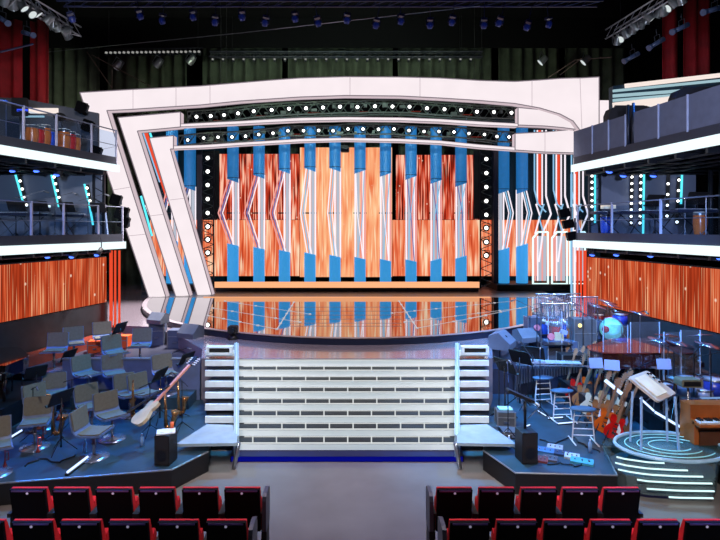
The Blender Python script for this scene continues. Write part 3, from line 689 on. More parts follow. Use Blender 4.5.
for sd, (pa, pb) in ((-1, (205, 234)), (1, (459, 489))):
    side = 'left' if sd < 0 else 'right'
    o = empty('stair_tower', ((xs(pa, 11)+xs(pb, 11))/2, 10.35, 0), 0, 'stack of pale lit slats flanking the staircase on the %s' % side, 'stair tower', 'stair towers')
    ox, oy = o.location.x, 10.35
    zsl = [(.33+.155*k, 10.45+.28*k) for k in range(8)]
    for k, (zz, yy) in enumerate(zsl[:8]):
        if k == 0: continue
        xa, xb = xs(pa, yy)-ox, xs(pb, yy)-ox
        MB().prism([(xa, yy-oy), (xb, yy-oy), (xb, yy-oy+.05), (xa, yy-oy+.05)], .125, c=(0, 0, zz-.06)).build('slat', m_wing, o)
        MB().prism([(xa+.02, yy-oy+.05), (xb-.02, yy-oy+.05), (xb-.02, yy-oy+.29), (xa+.02, yy-oy+.29)], .02, c=(0, 0, zz+.02)).build('shelf', m_tread, o)
    yy = 12.4; xa, xb = xs(pa+2, yy)-ox, xs(pb-1, yy)-ox
    f = MB().box(((xa+xb)/2, yy-oy, 1.575), (xb-xa, .2, .03)).box(((xa+xb)/2, yy-oy, 1.43), (xb-xa, .2, .04)).box((xa+.03, yy-oy, 1.5), (.06, .2, .14)).box((xb-.03, yy-oy, 1.5), (.06, .2, .14)); f.build('top_box', m_wing, o)
    MB().box(((xa+xb)/2, yy-oy+.02, 1.5), (xb-xa-.12, .1, .11)).build('dark_inset', m_black, o)
    lp = MB().prism([(xs(pa, 10.4)-ox, .1), (xs(pb, 10.4)-ox, .1), (xs(pb, 12.6)-ox, 2.1), (xs(pa, 12.6)-ox, 2.1)], .1); lp.build('plinth', m_tread, o)
    tri = [G(176 if sd < 0 else 517, 444, .52), G(237 if sd < 0 else 457, 443, .52), G(237 if sd < 0 else 457, 425, .52), G(207 if sd < 0 else 487, 424, .52)]
    pl = [(q.x-ox, q.y-oy) for q in tri]
    if sd > 0: pl = pl[::-1]
    MB().prism(pl, .05, c=(0, 0, .47)).build('wedge_plate', mat('satin plate', (140, 155, 165), .2, 0, .06, (170, 190, 205)), o)
    q = tri[1]; MB().cyl((q.x-ox-.3*(1 if sd > 0 else -1)*-1*.3, q.y-oy+.15, 0), (q.x-ox, q.y-oy+.15, .47), .04).build('post', m_steel, o)
    # glass balustrade with bright edge
    pm = 236.5 if sd < 0 else 457.2
    g = empty('stair_balustrade', (0, 0, 0), 0, 'sloping glass balustrade at the %s edge of the staircase' % side, 'balustrade', 'stair balustrades')
    A = Vector((xs(pm, 9.9), 9.9, .1)); B = Vector((xs(pm, 12.6), 12.6, 1.32)); C = Vector((B.x, 12.6, 1.62)); D = Vector((A.x, 9.9, .5))
    w_ = Vector((.05, 0, 0))
    mb = MB(); mb._add([A-w_, B-w_, C-w_, D-w_, A+w_, B+w_, C+w_, D+w_], [(0, 3, 2, 1), (4, 5, 6, 7), (0, 1, 5, 4), (1, 2, 6, 5), (2, 3, 7, 6), (3, 0, 4, 7)]); mb.build('pane', glass('frosted edge glass', (200, 218, 224), .45, .3), g)
    MB().tube([D, C], .015, 6).tube([A, D], .015, 6).build('bright_edge', mat('pale glass edge', (170, 185, 192), .3), g)
struct('trim_2', MB().prism([(-2.15, 9.93), (2.15, 9.93), (2.35, 12.4), (-2.35, 12.4)], .1), mat('navy plinth', (20, 22, 60), .6, spec=.2))
o = MB().box((0, 9.92, .055), (4.25, .015, .085)).build('floor_light', m_blueled); tag(o, 'blue light line along the foot of the white staircase', 'light strip')

# ================================================================== orchestra risers
m_carpet = mat('teal grey riser carpet', (36, 62, 78), .45, noise=.25, ns=3.)
m_edge = mat('aluminium edge', (140, 145, 150), .4, .5)
lowL = [(-9.6, 7.9), (-5.4, 8.36), (-2.87, 8.83), (-2.45, 9.55), (-2.62, 10.4), (-3.3, 12.4), (-9.6, 12.4)]
lowR = [(-x, y) for x, y in lowL]; lowR = [(9.6, 8.9), (6.25, 8.9), (6.2, 9.76), (4.62, 9.76), (4.32, 8.63), (2.72, 8.72), (2.42, 9.6), (2.62, 10.4), (3.34, 12.4), (3.34, 12.84), (9.6, 12.84)]
for nm, pl in (('left', lowL), ('right', lowR)):
    pp = pl if nm == 'left' else pl[::-1]
    struct('floor_orchestra_%s' % nm, MB().prism(pp, .34), m_black)
    struct('floor_orchestra_carpet_%s' % nm, MB().prism(pp, .012, c=(0, 0, .34)), m_carpet)
    mb = MB()
    for a, b in zip(pl[:6 if nm == 'right' else 4], pl[1:7 if nm == 'right' else 4]): mb.cyl((a[0], a[1], .345), (b[0], b[1], .345), .015, n=5)
    struct('trim_%s' % nm, mb, m_edge)
UZ = .95
for sd in (-1, 1):
    pl = [(sd*3.36, 12.43), (sd*3.5, 13.28), (sd*4.4, 13.88), (sd*7.25, 16.25), (sd*7.25, 15.9), (sd*9.2, 12.43)]
    yb = 12.43 if sd < 0 else 12.85
    pl = [(sd*3.37, yb), (sd*3.62, 13.42), (sd*4.57, 14.92), (sd*5.88, 16.42), (sd*7.22, 16.6), (sd*(8.1 if sd < 0 else 7.68), yb)]
    struct('floor_upper_riser_%s' % ('left' if sd < 0 else 'right'), MB().prism(pl if sd > 0 else pl[::-1], UZ), mat('dark riser top', (34, 38, 56), .5, noise=.2))
o = MB().box((-4.95, 12.405, .8), (3.15, .05, .98)).build('blue_parapet', mat('blue painted panel', (84, 98, 132), .5)); tag(o, 'low blue wall between the two rows of orchestra seats on the left', 'low wall')
MB().box((0, -.0, .5), (3.15, .09, .03)).build('cap', m_edge, o, (-4.95, 12.405, .8))
bpy.data.objects['cap'].location = (0, 0, 0)
bpy.data.objects['blue_parapet'].data.transform(Matrix.Translation((4.95, -12.405, -.8))); o.location = (-4.95, 12.405, .8)
# kerb under the side video walls, the red light on it painted as colour
for sd in (-1, 1):
    a = Vector((sd*7.2, 16.3, 0)); d = DIR[sd]
    mb = MB(); b = a+d*8; w_ = Vector((-sd*.42, 0, 0))
    pl = [(a.x, a.y), (b.x, b.y), (b.x+w_.x, b.y), (a.x+w_.x, a.y)]
    mb.prism(pl if sd > 0 else pl[::-1], 1.2)
    struct('trim_kerb_%s' % ('left' if sd < 0 else 'right'), mb, mat('red light kerb', (120, 48, 34), .25, spec=.8))

# ================================================================== audience seats
m_seatred = mat('red seat velvet', (214, 20, 28), .8, 0, noise=.15, ns=12)
m_shell = mat('black seat shell', (7, 7, 12), .6, spec=.12)
def theatre_seat():
    o = empty('theatre_seat'); t = R(10)
    def side(prof, w_, nm, m_, pr=None):
        mb = MB(); mb.prism(prof, w_, rot=(pi/2, 0, pi/2), c=(-w_/2, 0, 0)); return mb.build(nm, m_, pr or o)
    sh = side([(.02, .36), (.06, .36), (-.045, .95), (-.085, .95)], .45, 'back_shell', m_shell)
    side([(.065, .38), (.16, .42), (.13, .62), (-.005, .955), (-.04, .955)], .452, 'back_cushion', m_seatred)
    side([(.17, .3), (.27, .36), (.24, .66), (.19, .74), (.14, .7)], .43, 'folded_seat', m_seatred)
    MB().box((0, -.09, .935), (.4, .01, .016)).build('top_rail', mat('rail lilac', (110, 90, 150), .3, .5), sh)
    nb = MB().lathe([(.016, 0), (.016, .006)], (0, -.082, .905), 10, (pi/2+t, 0, 0)).build('number_badge', mat('badge', (205, 200, 235), .4, 0, .25), sh)
    for s in (-1, 1):
        MB().box((s*.255, .12, .6), (.045, .34, .05)).build('armrest', m_black, o)
        MB().box((s*.255, .14, .29), (.04, .26, .58)).build('leg', m_black, o)
    return o
rows = [('front', 6.97, [13, 55.2, 98, 140.7, 183.7, 225.7], 34, 'left'), ('second', 6.2, [-33, 15.3, 63, 111, 160, 208], 38, 'left'),
        ('front', 6.97, [437, 479, 521, 562.5, 603.5], 34, 'right'), ('second', 6.2, [450, 497, 544, 591, 638, 684.5], 38, 'right')]
for rn, Y, xsl, wd, sd in rows:
    for k, x in enumerate(xsl):
        dd = (xsl[-1]+wd/2 if sd == 'left' else xsl[0]+wd/2)
        kk = len(xsl)-1-k if sd == 'left' else k
        put(theatre_seat, (xs(x+wd/2, Y), Y+.02, 0), 0, 'red and black theatre seat in the %s %s row, %s from the aisle' % (rn if rn == 'front' else 'nearer second', sd, ORD[kk]), 'theatre seat', 'audience seats in front')
    ex = xs((xsl[-1]+wd+5) if sd == 'left' else xsl[0]-6, Y)
    o = empty('row_end_panel', (ex, Y+.12, 0), 0, 'grey aisle end panel of the %s %s seat row' % (rn if rn == 'front' else 'nearer second', sd), 'seat end panel', 'aisle end panels')
    MB().rbox((0, 0, .62), (.34, .05, .5), .08, (0, 0, pi/2)).build('panel', m_grey, o)
    MB().box((0, 0, .19), (.05, .24, .38)).build('foot', m_black, o)

# ================================================================== orchestra furniture builders
m_uph = mat('olive grey upholstery', (112, 110, 98), .85, noise=.1, ns=20)
m_shellb = mat('blue grey chair shell', (96, 118, 160), .35)
def swivel_chair():
    o = empty('swivel_chair')
    prof = [(-.24, .47), (-.1, .445), (.1, .44), (.19, .46), (.235, .52), (.265, .66), (.29, .83)]
    def sweep(off, w, th, pr):
        mb = MB(); vs = []
        for i, (y, z) in enumerate(pr):
            for s in (-1, 1): vs += [(s*w/2, y, z+off), (s*w/2, y+(th*.8 if z > .5 else 0), z+off-(th if z <= .5 else th*.3))]
        n = len(pr)
        fs = []
        for i in range(n-1):
            p = 4*i; q = p+4
            fs += [(p, p+2, q+2, q), (p+1, q+1, q+3, p+3), (p, q, q+1, p+1), (p+2, p+3, q+3, q+2)]
        fs += [(0, 1, 3, 2), (4*n-4, 4*n-2, 4*n-1, 4*n-3)]
        return mb._add(vs, fs)
    sweep(0, .48, .03, prof).build('seat_shell', m_shellb, o)
    sweep(.022, .43, .02, [(-.22, .468), (-.1, .447), (.1, .442), (.17, .455)]).build('seat_pad', m_uph, o)
    bp = MB(); bp.rbox((0, .255, .672), (.45, .03, .33), .04, (R(-9), 0, 0)); bp.build('back_pad', m_uph, o)
    MB().cyl((0, 0, .03), (0, 0, .44), .025, n=8).cyl((0, 0, .2), (0, 0, .26), .035, n=8).build('pole', m_steel, o)
    MB().lathe([(.25, 0), (.25, .012), (.12, .022), (.03, .045)], n=24).build('disc_base', mat('chrome disc', (150, 165, 195), .25, .7), o)
    return o
def music_stand():
    o = empty('music_stand'); t = R(-28)
    MB().rbox((0, 0, 1.12), (.5, .015, .34), .03, (t, 0, 0)).build('desk', m_black, o)
    MB().box((0, -.13, .975), (.5, .06, .015), (t+R(0), 0, 0)).build('lip', m_black, o)
    MB().cyl((0, 0, .3), (0, .02, 1.1), .013, n=8).cyl((0, 0, .1), (0, 0, .62), .018, n=8).build('pole', m_dark, o)
    for k in range(3):
        a = k*2*pi/3+.3; MB().tube([(0, 0, .3), (.3*cos(a), .3*sin(a), .01)], .01, 5).build('leg', m_dark, o)
    return o
def mic_stand():
    o = empty('microphone_stand')
    MB().cyl((0, 0, .2), (0, 0, 1.25), .011, n=6).build('pole', m_dark, o)
    for k in range(3):
        a = k*2*pi/3; MB().tube([(0, 0, .25), (.28*cos(a), .28*sin(a), .01)], .009, 5).build('leg', m_dark, o)
    MB().tube([(-.25, 0, 1.15), (.45, 0, 1.38)], .009, 5).build('boom', m_dark, o)
    MB().cyl((.43, 0, 1.37), (.56, 0, 1.32), .014, .022, 8).build('microphone', m_steel, o)
    return o
GB = [(0, -.23), (.1, -.225), (.165, -.17), (.175, -.08), (.13, 0), (.1, .05), (.12, .12), (.115, .18), (.06, .2), (.03, .17), (-.03, .17), (-.06, .22), (-.125, .2), (-.13, .12), (-.1, .05), (-.13, 0), (-.175, -.08), (-.165, -.17), (-.1, -.225)]
def guitar(kind):
    colr = {'red': (190, 24, 22), 'orange': (205, 98, 30), 'wood': (150, 96, 56), 'cream': (150, 142, 128), 'blue': (60, 90, 170), 'black': (24, 22, 26)}[kind]
    o = empty('guitar'); mb_ = mat('guitar %s lacquer' % kind, colr, .18, 0, noise=.25, ns=6, coat=.5)
    bd = MB().prism(GB, .05, rot=(pi/2, 0, 0), c=(0, .025, .25)).build('body', mb_, o)
    MB().prism([(.03, -.08), (.09, -.1), (.09, -.02), (.05, .05), (.03, .08)], .004, rot=(pi/2, 0, 0), c=(0, -.027, .25)).build('pickguard', m_white, bd)
    MB().box((0, -.02, .63), (.045, .03, .6)).build('neck', mat('maple neck', (138, 104, 80), .35), o)
    MB().prism([(-.03, 0), (.03, 0), (.05, .1), (.035, .17), (-.02, .18), (-.04, .08)], .018, rot=(pi/2, 0, 0), c=(0, -.008, .92)).build('headstock', mat('maple neck', (138, 104, 80)), o)
    mb = MB()
    for k in range(3): mb.cyl((-.065, -.02, .95+k*.045), (.065, -.02, .95+k*.045), .006, n=5)
    mb.build('tuning_pegs', m_steel, [q for q in o.children if q.name.startswith('headstock')][0])
    mb = MB().box((0, -.032, .22), (.07, .012, .02)).box((0, -.032, .3), (.07, .012, .02)).box((0, -.032, .14), (.08, .015, .03)); mb.build('pickups_and_bridge', m_dark, bd)
    return o
def guitar_stand():
    o = empty('guitar_stand')
    MB().tube([(-.14, -.14, .01), (0, .05, .35), (.14, -.14, .01)], .01, 5).build('front_frame', m_dark, o)
    MB().tube([(0, .05, .35), (0, .26, .01)], .01, 5).build('rear_leg', m_dark, o)
    MB().tube([(-.1, -.1, .08), (-.1, -.17, .08), (-.1, -.17, .12)], .009, 5).tube([(.1, -.1, .08), (.1, -.17, .08), (.1, -.17, .12)], .009, 5).build('cradle', m_black, o)
    return o
def light_stick():
    o = empty('light_stick')
    MB().box((0, 0, .012), (.52, .05, .024)).build('base_rail', m_dark, o)
    MB().cyl((-.24, 0, .04), (.24, 0, .04), .016, n=8).build('glowing_tube', m_tin, o); return o
def speaker(w_, d_, h_, kind='black'):
    o = empty('loudspeaker')
    m_ = m_black if kind == 'black' else mat('slate cabinet', (82, 92, 108), .5)
    cb = MB().rbox((0, 0, h_/2), (w_, d_, h_), .015).build('cabinet', m_, o)
    MB().box((0, -d_/2-.004, h_/2), (w_*.88, .008, h_*.9)).build('grille', mat('grille', (28, 28, 34), .7), cb)
    MB().lathe([(w_*.1, 0), (w_*.3, .012), (w_*.34, .016)], (0, -d_/2-.008, h_*.36), 16, (pi/2, 0, 0)).build('cone', m_dark, o)
    return o
def wedge():
    o = empty('stage_monitor')
    MB().prism([(-.24, 0), (.24, 0), (.24, .14), (-.02, .38), (-.24, .3)], .6, rot=(pi/2, 0, pi/2), c=(-.3, 0, 0)).build('cabinet', mat('slate cabinet', (82, 92, 108), .5), o)
    return o
def stool():
    o = empty('tall_stool')
    MB().lathe([(.2, 0), (.24, .015), (.24, .035), (.18, .05)], (0, 0, .58), 18, sc=(1, .6)).build('seat', mat('blue seat pad', (66, 92, 116), .6), o)
    for s in (-1, 1):
        mb = MB().tube([(s*.2, -.02, .02), (s*.15, 0, .6)], .013, 6); mb.build('upright', m_white, o)
        MB().cyl((s*.2, -.24, .015), (s*.2, .2, .015), .014, n=6).build('foot', m_white, o)
    mb = MB()
    for k in range(4): mb.cyl((-.19+.01*k, -.01, .12+k*.12), (.19-.01*k, -.01, .12+k*.12), .01, n=5)
    mb.build('rungs', m_white, o); return o
def conga(kind='wood'):
    o = empty('conga'); c = {'wood': (190, 100, 50), 'red': (190, 40, 40), 'blue': (50, 80, 170)}[kind]
    MB().lathe([(.11, .08), (.14, .25), (.165, .5), (.15, .72), (.14, .76)], n=18).build('shell', mat('conga %s' % kind, c, .25, 0, .05), o)
    MB().lathe([(.15, .755), (.155, .775), (.14, .785), (1e-4, .785)], n=18).build('drum_head', mat('skin', (215, 205, 190), .6), o)
    MB().lathe([(.158, .7), (.16, .76), (.15, .765)], n=18, cap=False).build('rim', m_steel, o)
    for k in range(3):
        a = k*2*pi/3; MB().tube([(.12*cos(a), .12*sin(a), .3), (.2*cos(a), .2*sin(a), .01)], .012, 5).build('leg', m_steel, o)
    return o
def drum(r_, h_, kind):
    o = empty('drum'); c = {'red': (150, 30, 40), 'pearl': (150, 165, 200), 'blue': (40, 60, 160), 'wood': (150, 90, 50)}[kind]
    sh = MB().lathe([(r_, 0), (r_, h_)], (0, 0, .35), 20).build('shell', mat('drum %s' % kind, c, .25), o)
    MB().lathe([(r_+.012, -.01), (r_+.012, .02), (r_, .02)], (0, 0, .35+h_), 20, cap=False).lathe([(r_+.012, -.01), (r_+.012, .02)], (0, 0, .35), 20, cap=False).build('hoops', m_steel, sh)
    MB().lathe([(r_, 0), (1e-4, .002)], (0, 0, .352+h_), 20).build('drum_head', mat('drum skin', (200, 210, 225), .5), o)
    for k in range(3):
        a = k*2*pi/3+.5; MB().tube([(r_*cos(a), r_*sin(a), .45), ((r_+.06)*cos(a), (r_+.06)*sin(a), .01)], .011, 5).build('leg', m_steel, o)
    return o
def bass_drum():
    o = empty('bass_drum')
    MB().lathe([(.28, -.2), (.28, .2)], (0, 0, .29), 28, (pi/2, 0, 0)).build('shell', mat('drum red', (150, 30, 40), .25), o)
    MB().lathe([(.29, .19), (.3, .23), (.28, .23)], (0, 0, .29), 28, (pi/2, 0, 0), cap=False).build('hoop', m_steel, o)
    MB().lathe([(.28, .21), (.1, .22), (1e-4, .222)], (0, 0, .29), 28, (pi/2, 0, 0)).build('drum_head', mat('icy drum skin', (120, 215, 235), .4, 0, .5, noise=.25), o)
    MB().lathe([(.09, .225), (.05, .235), (1e-4, .235)], (-.13, 0, .26), 14, (pi/2, 0, 0)).build('red_port', mat('red port', (170, 24, 40), .4, 0, .2), o)
    for s in (-1, 1): MB().tube([(s*.26, -.1, .2), (s*.38, -.2, .01)], .011, 5).build('spur', m_steel, o)
    return o
def cymbal():
    o = empty('cymbal_stand')
    MB().lathe([(1e-4, .03), (.03, .025), (.05, .01), (.22, -.01)], (0, 0, 1.1), 24, (R(12), R(8), 0)).build('cymbal', mat('brass cymbal', (170, 165, 190), .2, .9), o)
    MB().cyl((0, 0, .1), (0, 0, 1.12), .011, n=6).build('pole', m_steel, o)
    for k in range(3):
        a = k*2*pi/3; MB().tube([(0, 0, .3), (.26*cos(a), .26*sin(a), .01)], .01, 5).build('leg', m_steel, o)
    return o
def keyboard():
    o = empty('keyboard')
    cs = MB().rbox((0, 0, .82), (1.15, .32, .09), .02).build('case', mat('dark synth', (40, 44, 60), .35), o)
    mb = MB()
    for k in range(28): mb.box((-.52+k*.0385, -.08, .868), (.035, .14, .012))
    mb.build('white_keys', m_white, o)
    mb = MB()
    for k in range(27):
        if k % 7 not in (2, 6): mb.box((-.5+k*.0385, -.05, .88), (.018, .09, .016))
    mb.build('black_keys', m_black, o)
    MB().box((0, .1, .87), (.4, .08, .01)).build('display', glow('synth display', (130, 170, 230), .8), cs)
    for s in (-1, 1): MB().tube([(s*.35, -.14, .01), (-s*.35, .14, .78)], .014, 5).build('stand_leg', m_dark, o)
    return o
def flight_case(w_, d_, h_, kind):
    o = empty('flight_case')
    c = {'black': (20, 20, 26), 'blue': (74, 88, 116), 'orange': (205, 82, 30), 'grey': (80, 84, 92)}[kind]
    bd = MB().rbox((0, 0, h_/2), (w_, d_, h_), .012).build('body', mat('case %s' % kind, c, .5), o)
    mb = MB()
    for sx in (-1, 1):
        for sy in (-1, 1): mb.box((sx*w_/2, sy*d_/2, h_/2), (.025, .025, h_+.01))
    mb.box((0, -d_/2, h_*.66), (w_, .012, .02)); mb.build('metal_edges', m_edge, o)
    MB().box((0, -d_/2-.012, h_*.35), (.1, .02, .035)).build('handle', m_steel, bd)
    return o
def sax():
    o = empty('saxophone'); g = mat('gold brass', (190, 140, 90), .25, .8)
    MB().cyl((0, 0, .75), (.02, 0, .12), .014, .04, 10).build('body_tube', g, o)
    MB().tube([(.02, 0, .12), (.07, 0, .06), (.14, 0, .1)], .042, 8).build('bow', g, o)
    MB().lathe([(.042, 0), (.05, .2), (.085, .3)], (.14, 0, .1), 14, (0, R(10), 0)).build('bell', g, o)
    MB().tube([(0, 0, .75), (-.03, 0, .82), (-.1, 0, .83)], .012, 6).build('neck', g, o)
    MB().tube([(-.16, -.12, .01), (.05, 0, .1), (.2, -.12, .01)], .01, 5).tube([(.05, 0, .1), (.05, .16, .01)], .01, 5).build('stand', m_black, o)
    return o
def horn_bag(kind='red'):
    """a small trumpet resting bell down, red light painted into its brass colour"""
    o = empty('trumpet'); g = mat('red lit brass', (215, 90, 80), .25, .6)
    MB().lathe([(.06, 0), (.03, .07), (.014, .16), (.011, .42)], n=14).build('bell', g, o)
    MB().tube([(0, 0, .16), (.07, 0, .16), (.07, 0, .36), (0, 0, .36)], .009, 6).build('tubing', g, o)
    mb = MB()
    for k in range(3): mb.cyl((.035, -.02+.02*k, .2), (.035, -.02+.02*k, .33), .012, n=6)
    mb.build('valves', m_steel, o); return o

# ------------------------------------------------------------------ left orchestra
LZ = .352
def base(px, ys, fl, hs=.47):   # ground point below a seat seen at px,ys
    p = G(px, ys, fl+hs); return (p.x, p.y, fl)
chairs = [  # seat centre px, rotation deg, label
 (40, 428, 20, 'large grey swivel chair in the left front with its back square to view'),
 (99, 437, 85, 'grey swivel chair at the very front left edge seen from the side'),
 (117, 421, 48, 'grey swivel chair just behind the sideways one at the left front'),
 (135, 400, 48, 'grey swivel chair third from the front in the row beside the bass neck'),
 (150, 399, 55, 'grey swivel chair behind the leaning bass neck'),
 (60, 400, 30, 'grey swivel chair in the middle of the left block facing forward'),
 (0, 452, 35, 'grey swivel chair cut off by the left picture edge'),
 (97, 412, 48, 'grey swivel chair half hidden behind the front ones on the left')]
for x, y, r_, lb in chairs:
    put(swivel_chair, base(x-5, y-7, LZ), R(r_), lb, 'swivel chair', 'grey orchestra chairs')
for x, y, r_, lb in [(74, 343, 30, 'upper row chair above the blue wall, far left one'), (104, 337, 35, 'upper row chair nearest the red neon poles'), (116, 352, 45, 'upper row chair turned right just above the blue wall'), (140, 345, 10, 'upper row chair facing forward beside the stacked cases')]:
    put(swivel_chair, base(x, y, UZ), R(r_), lb, 'swivel chair', 'grey orchestra chairs on the upper row')
def gp(px, py, fl):
    p = G(px, py, fl); return (p.x, p.y, fl)
for x, y, fl, r_, lb in [(61, 452, LZ, 50, 'black music stand in the open floor at the left front'), (69, 396, LZ, 60, 'black music stand before the pale chair at the left back'), (12, 412, LZ, 40, 'big black music stand at the far left edge'), (36, 418, LZ, 35, 'black music stand left of the centre chair on the left'), (160, 422, LZ, 60, 'black music stand right of the leaning bass'), (187, 400, LZ, 50, 'black music stand close to the left stair tower'), (120, 368, UZ, 60, 'black music stand on the upper left row by the orange case')]:
    put(music_stand, gp(x, y, fl), R(r_+196), lb, 'music stand', 'music stands of the left orchestra', sc=.86)
def stick(p, q, lb, grp):
    a, b = G(*p, LZ+.04), G(*q, LZ+.04); d = b-a; c = (a+b)/2
    put(light_stick, (c.x, c.y, LZ), math.atan2(d.y, d.x), 'glowing white light stick on the floor, '+lb, 'light stick', grp, sc=max(.6, d.length/.5))
for p, q, lb in [((6, 440), (22, 430), 'left of the centre front chair'), ((67, 473), (88, 457), 'the longest, before the sideways left chair'), ((103, 434), (109, 428), 'under the sideways chair at the left front'), ((9, 390), (21, 385), 'far left beside the big music stand'), ((78, 397), (87, 391), 'in the middle of the left block'), ((0, 395), (5, 392), 'leftmost, at the picture edge'), ((0, 384), (5, 382), 'leftmost upper one at the picture edge'), ((34, 378), (42, 373), 'beside the blue case at the left back')]:
    stick(p, q, lb, 'light sticks of the left orchestra')
for x, y, lb in [(38, 452, 'red lit trumpet standing on the floor under the centre chair'), (43, 440, 'red lit trumpet behind the other below the centre chair'), (5, 467, 'red lit trumpet at the left front picture edge')]:
    put(horn_bag, gp(x, y, LZ), .4, lb, 'trumpet', 'trumpets', sc=.7)
for x, y, r_, lb in [(52, 438, .5, 'saxophone on a stand left of the front music stand'), (165, 432, .2, 'saxophone on a stand behind the small black speaker'), (178, 418, 1., 'saxophone on a stand beside the stair tower'), (133, 420, 2, 'saxophone among chairs in the left block'), (66, 374, .3, 'saxophone on a stand by the pale chair'), (190, 388, 0, 'saxophone under the headstock of the long bass')]:
    put(sax, gp(x, y, LZ), r_, lb, 'saxophone', 'saxophones of the left orchestra')
# long bass leaning
A = P(140, 419, 9.6); B = P(197, 357, 10.6); d = (B-A)
o = empty('bass_guitar', A, 0, 'long bass guitar leaning up to the right beside the staircase', 'bass guitar')
Q = d.to_track_quat('Z', 'Y').to_matrix().to_4x4(); L = d.length
def bld(mb, n_, m_):
    q = mb.build(n_, m_, o); q.data.transform(Q); return q
bld(MB().prism([(x*1.0, y*1.2) for x, y in GB], .06, rot=(pi/2, 0, 0), c=(0, .03, .15)), 'body', mat('guitar cream lacquer', (205, 190, 160), .18))
bld(MB().box((0, 0, L*.55), (.05, .04, L*.72)), 'neck', mat('pink maple neck', (215, 150, 130), .3))
bld(MB().box((0, 0, L*.93), (.1, .04, L*.14)), 'headstock', m_black)
mb = MB()
for k in range(4): mb.cyl((-.13, 0, L*(.88+.03*k)), (.13, 0, L*(.88+.03*k)), .012, n=6)
bld(mb, 'tuning_pegs', m_white)
bld(MB().tube([(0, .02, L*.5), (0, .3, -.1)], .02, 6), 'support_rod', m_dark)
p = gp(163, 466, LZ); put(speaker, (p[0], p[1]+.15, LZ), R(-8), 'small upright black speaker at the front corner of the left riser', 'loudspeaker', None, args=(.26, .3, .5))
tag(MB().box((0, 0, 0), (.3, .22, .02), (0, 0, .3)).box((.02, .01, .015), (.2, .16, .01), (0, 0, .1)).build('score_book', m_white, None, (p[0], p[1]+.15, LZ+.515)), 'open white score lying on the left black speaker', 'book')
tag(MB().cyl((0, 0, 0), (0, 0, .12), .03, .035, 10).build('orange_cup', mat('orange cup', (220, 100, 50), .5), None, (p[0]+.06, p[1]+.28, LZ+.505)), 'orange cup standing on the left black speaker', 'cup')
p = gp(129, 360, UZ)
for px, py, fl, a_, r_, lb in [(96, 352, UZ+.0, (.35, .3, .32, 'orange'), .2, 'orange case behind the far left upper chairs'), (122, 348, UZ, (.45, .3, .36, 'orange'), -.1, 'orange case behind the turned upper row chair'), (177, 347, UZ, (.4, .4, .5, 'blue'), 0, 'blue case under the angled monitor by the left deck corner'), (158, 344, UZ, (.4, .4, .62, 'blue'), .1, 'dark blue topped case behind the music stands at the deck corner'), (34, 385, LZ, (.6, .35, .5, 'blue'), .05, 'blue case left of the pale chair')]:
    q = gp(px, py, fl); put(flight_case, q, r_, lb, 'case', 'cases of the left orchestra', args=a_)
q = gp(158, 345, UZ); put(wedge, (q[0], q[1], UZ+.63), R(160), 'dark angled monitor on top of the blue case by the left deck', 'stage monitor', None, sc=.8)
put(wedge, (-4.3, 14.85, DZ), R(155), 'grey blue stage monitor at the left deck corner', 'stage monitor', None, sc=.95)
q = G(193, 352, .0)
# grand piano silhouettes
def grand_piano(kind):
    o = empty('grand_piano')
    lac = mat('piano lacquer %s' % kind, (18, 16, 20) if kind == 'black' else (60, 26, 22), .08, 0, spec=.9, coat=1.)
    outl = [(-.75, -.75), (.75, -.75), (.75, .0), (.68, .35), (.45, .6), (.2, .9), (-.1, 1.25), (-.45, 1.35), (-.7, 1.2), (-.75, .9)]
    MB().prism(outl, .3, c=(0, 0, .62)).build('case', lac, o)
    MB().prism([(x*1.02, y*1.01) for x, y in outl[0:2]]+[(x*1.02, y*1.02) for x, y in outl[2:]], .025, c=(0, 0, .925)).build('lid', mat('piano lid red reflection', (112, 44, 36), .12, 0, coat=1.) if kind != 'black' else lac, o)  # brown lid tone is a red reflection painted into the colour
    MB().box((0, -.83, .68), (1.4, .2, .1)).build('key_bed', lac, o)
    mb = MB()
    for k in range(40): mb.box((-.64+k*.033, -.84, .735), (.029, .14, .012))
    mb.build('white_keys', m_white, o)
    mb = MB()
    for k in range(39):
        if k % 7 not in (2, 6): mb.box((-.62+k*.033, -.81, .747), (.015, .09, .014))
    mb.build('black_keys', m_black, o)
    for x, y in ((-.62, -.6), (.62, -.6), (-.35, 1.05)): MB().cyl((x, y, .03), (x, y, .62), .035, .055, 10).ball((x, y, .03), .03, 8).build('leg', lac, o)
    MB().tube([(-.05, -.5, .62), (-.05, -.45, .1), (.05, -.45, .1), (.05, -.5, .62)], .012, 5).build('pedal_lyre', lac, o)
    return o
q = P(8, 358, 11.6); put(grand_piano, (-7.4, 11.35, LZ+.45), 0, 'black grand piano at the far left behind the chairs', 'grand piano', None, args=('black',), sc=.8)
tag(MB().box((0, 0, .225), (1.5, 2.0, .45)).build('piano_riser', m_dark, None, (-7.4, 11.4, LZ)), 'dark riser under the black grand piano', 'riser')

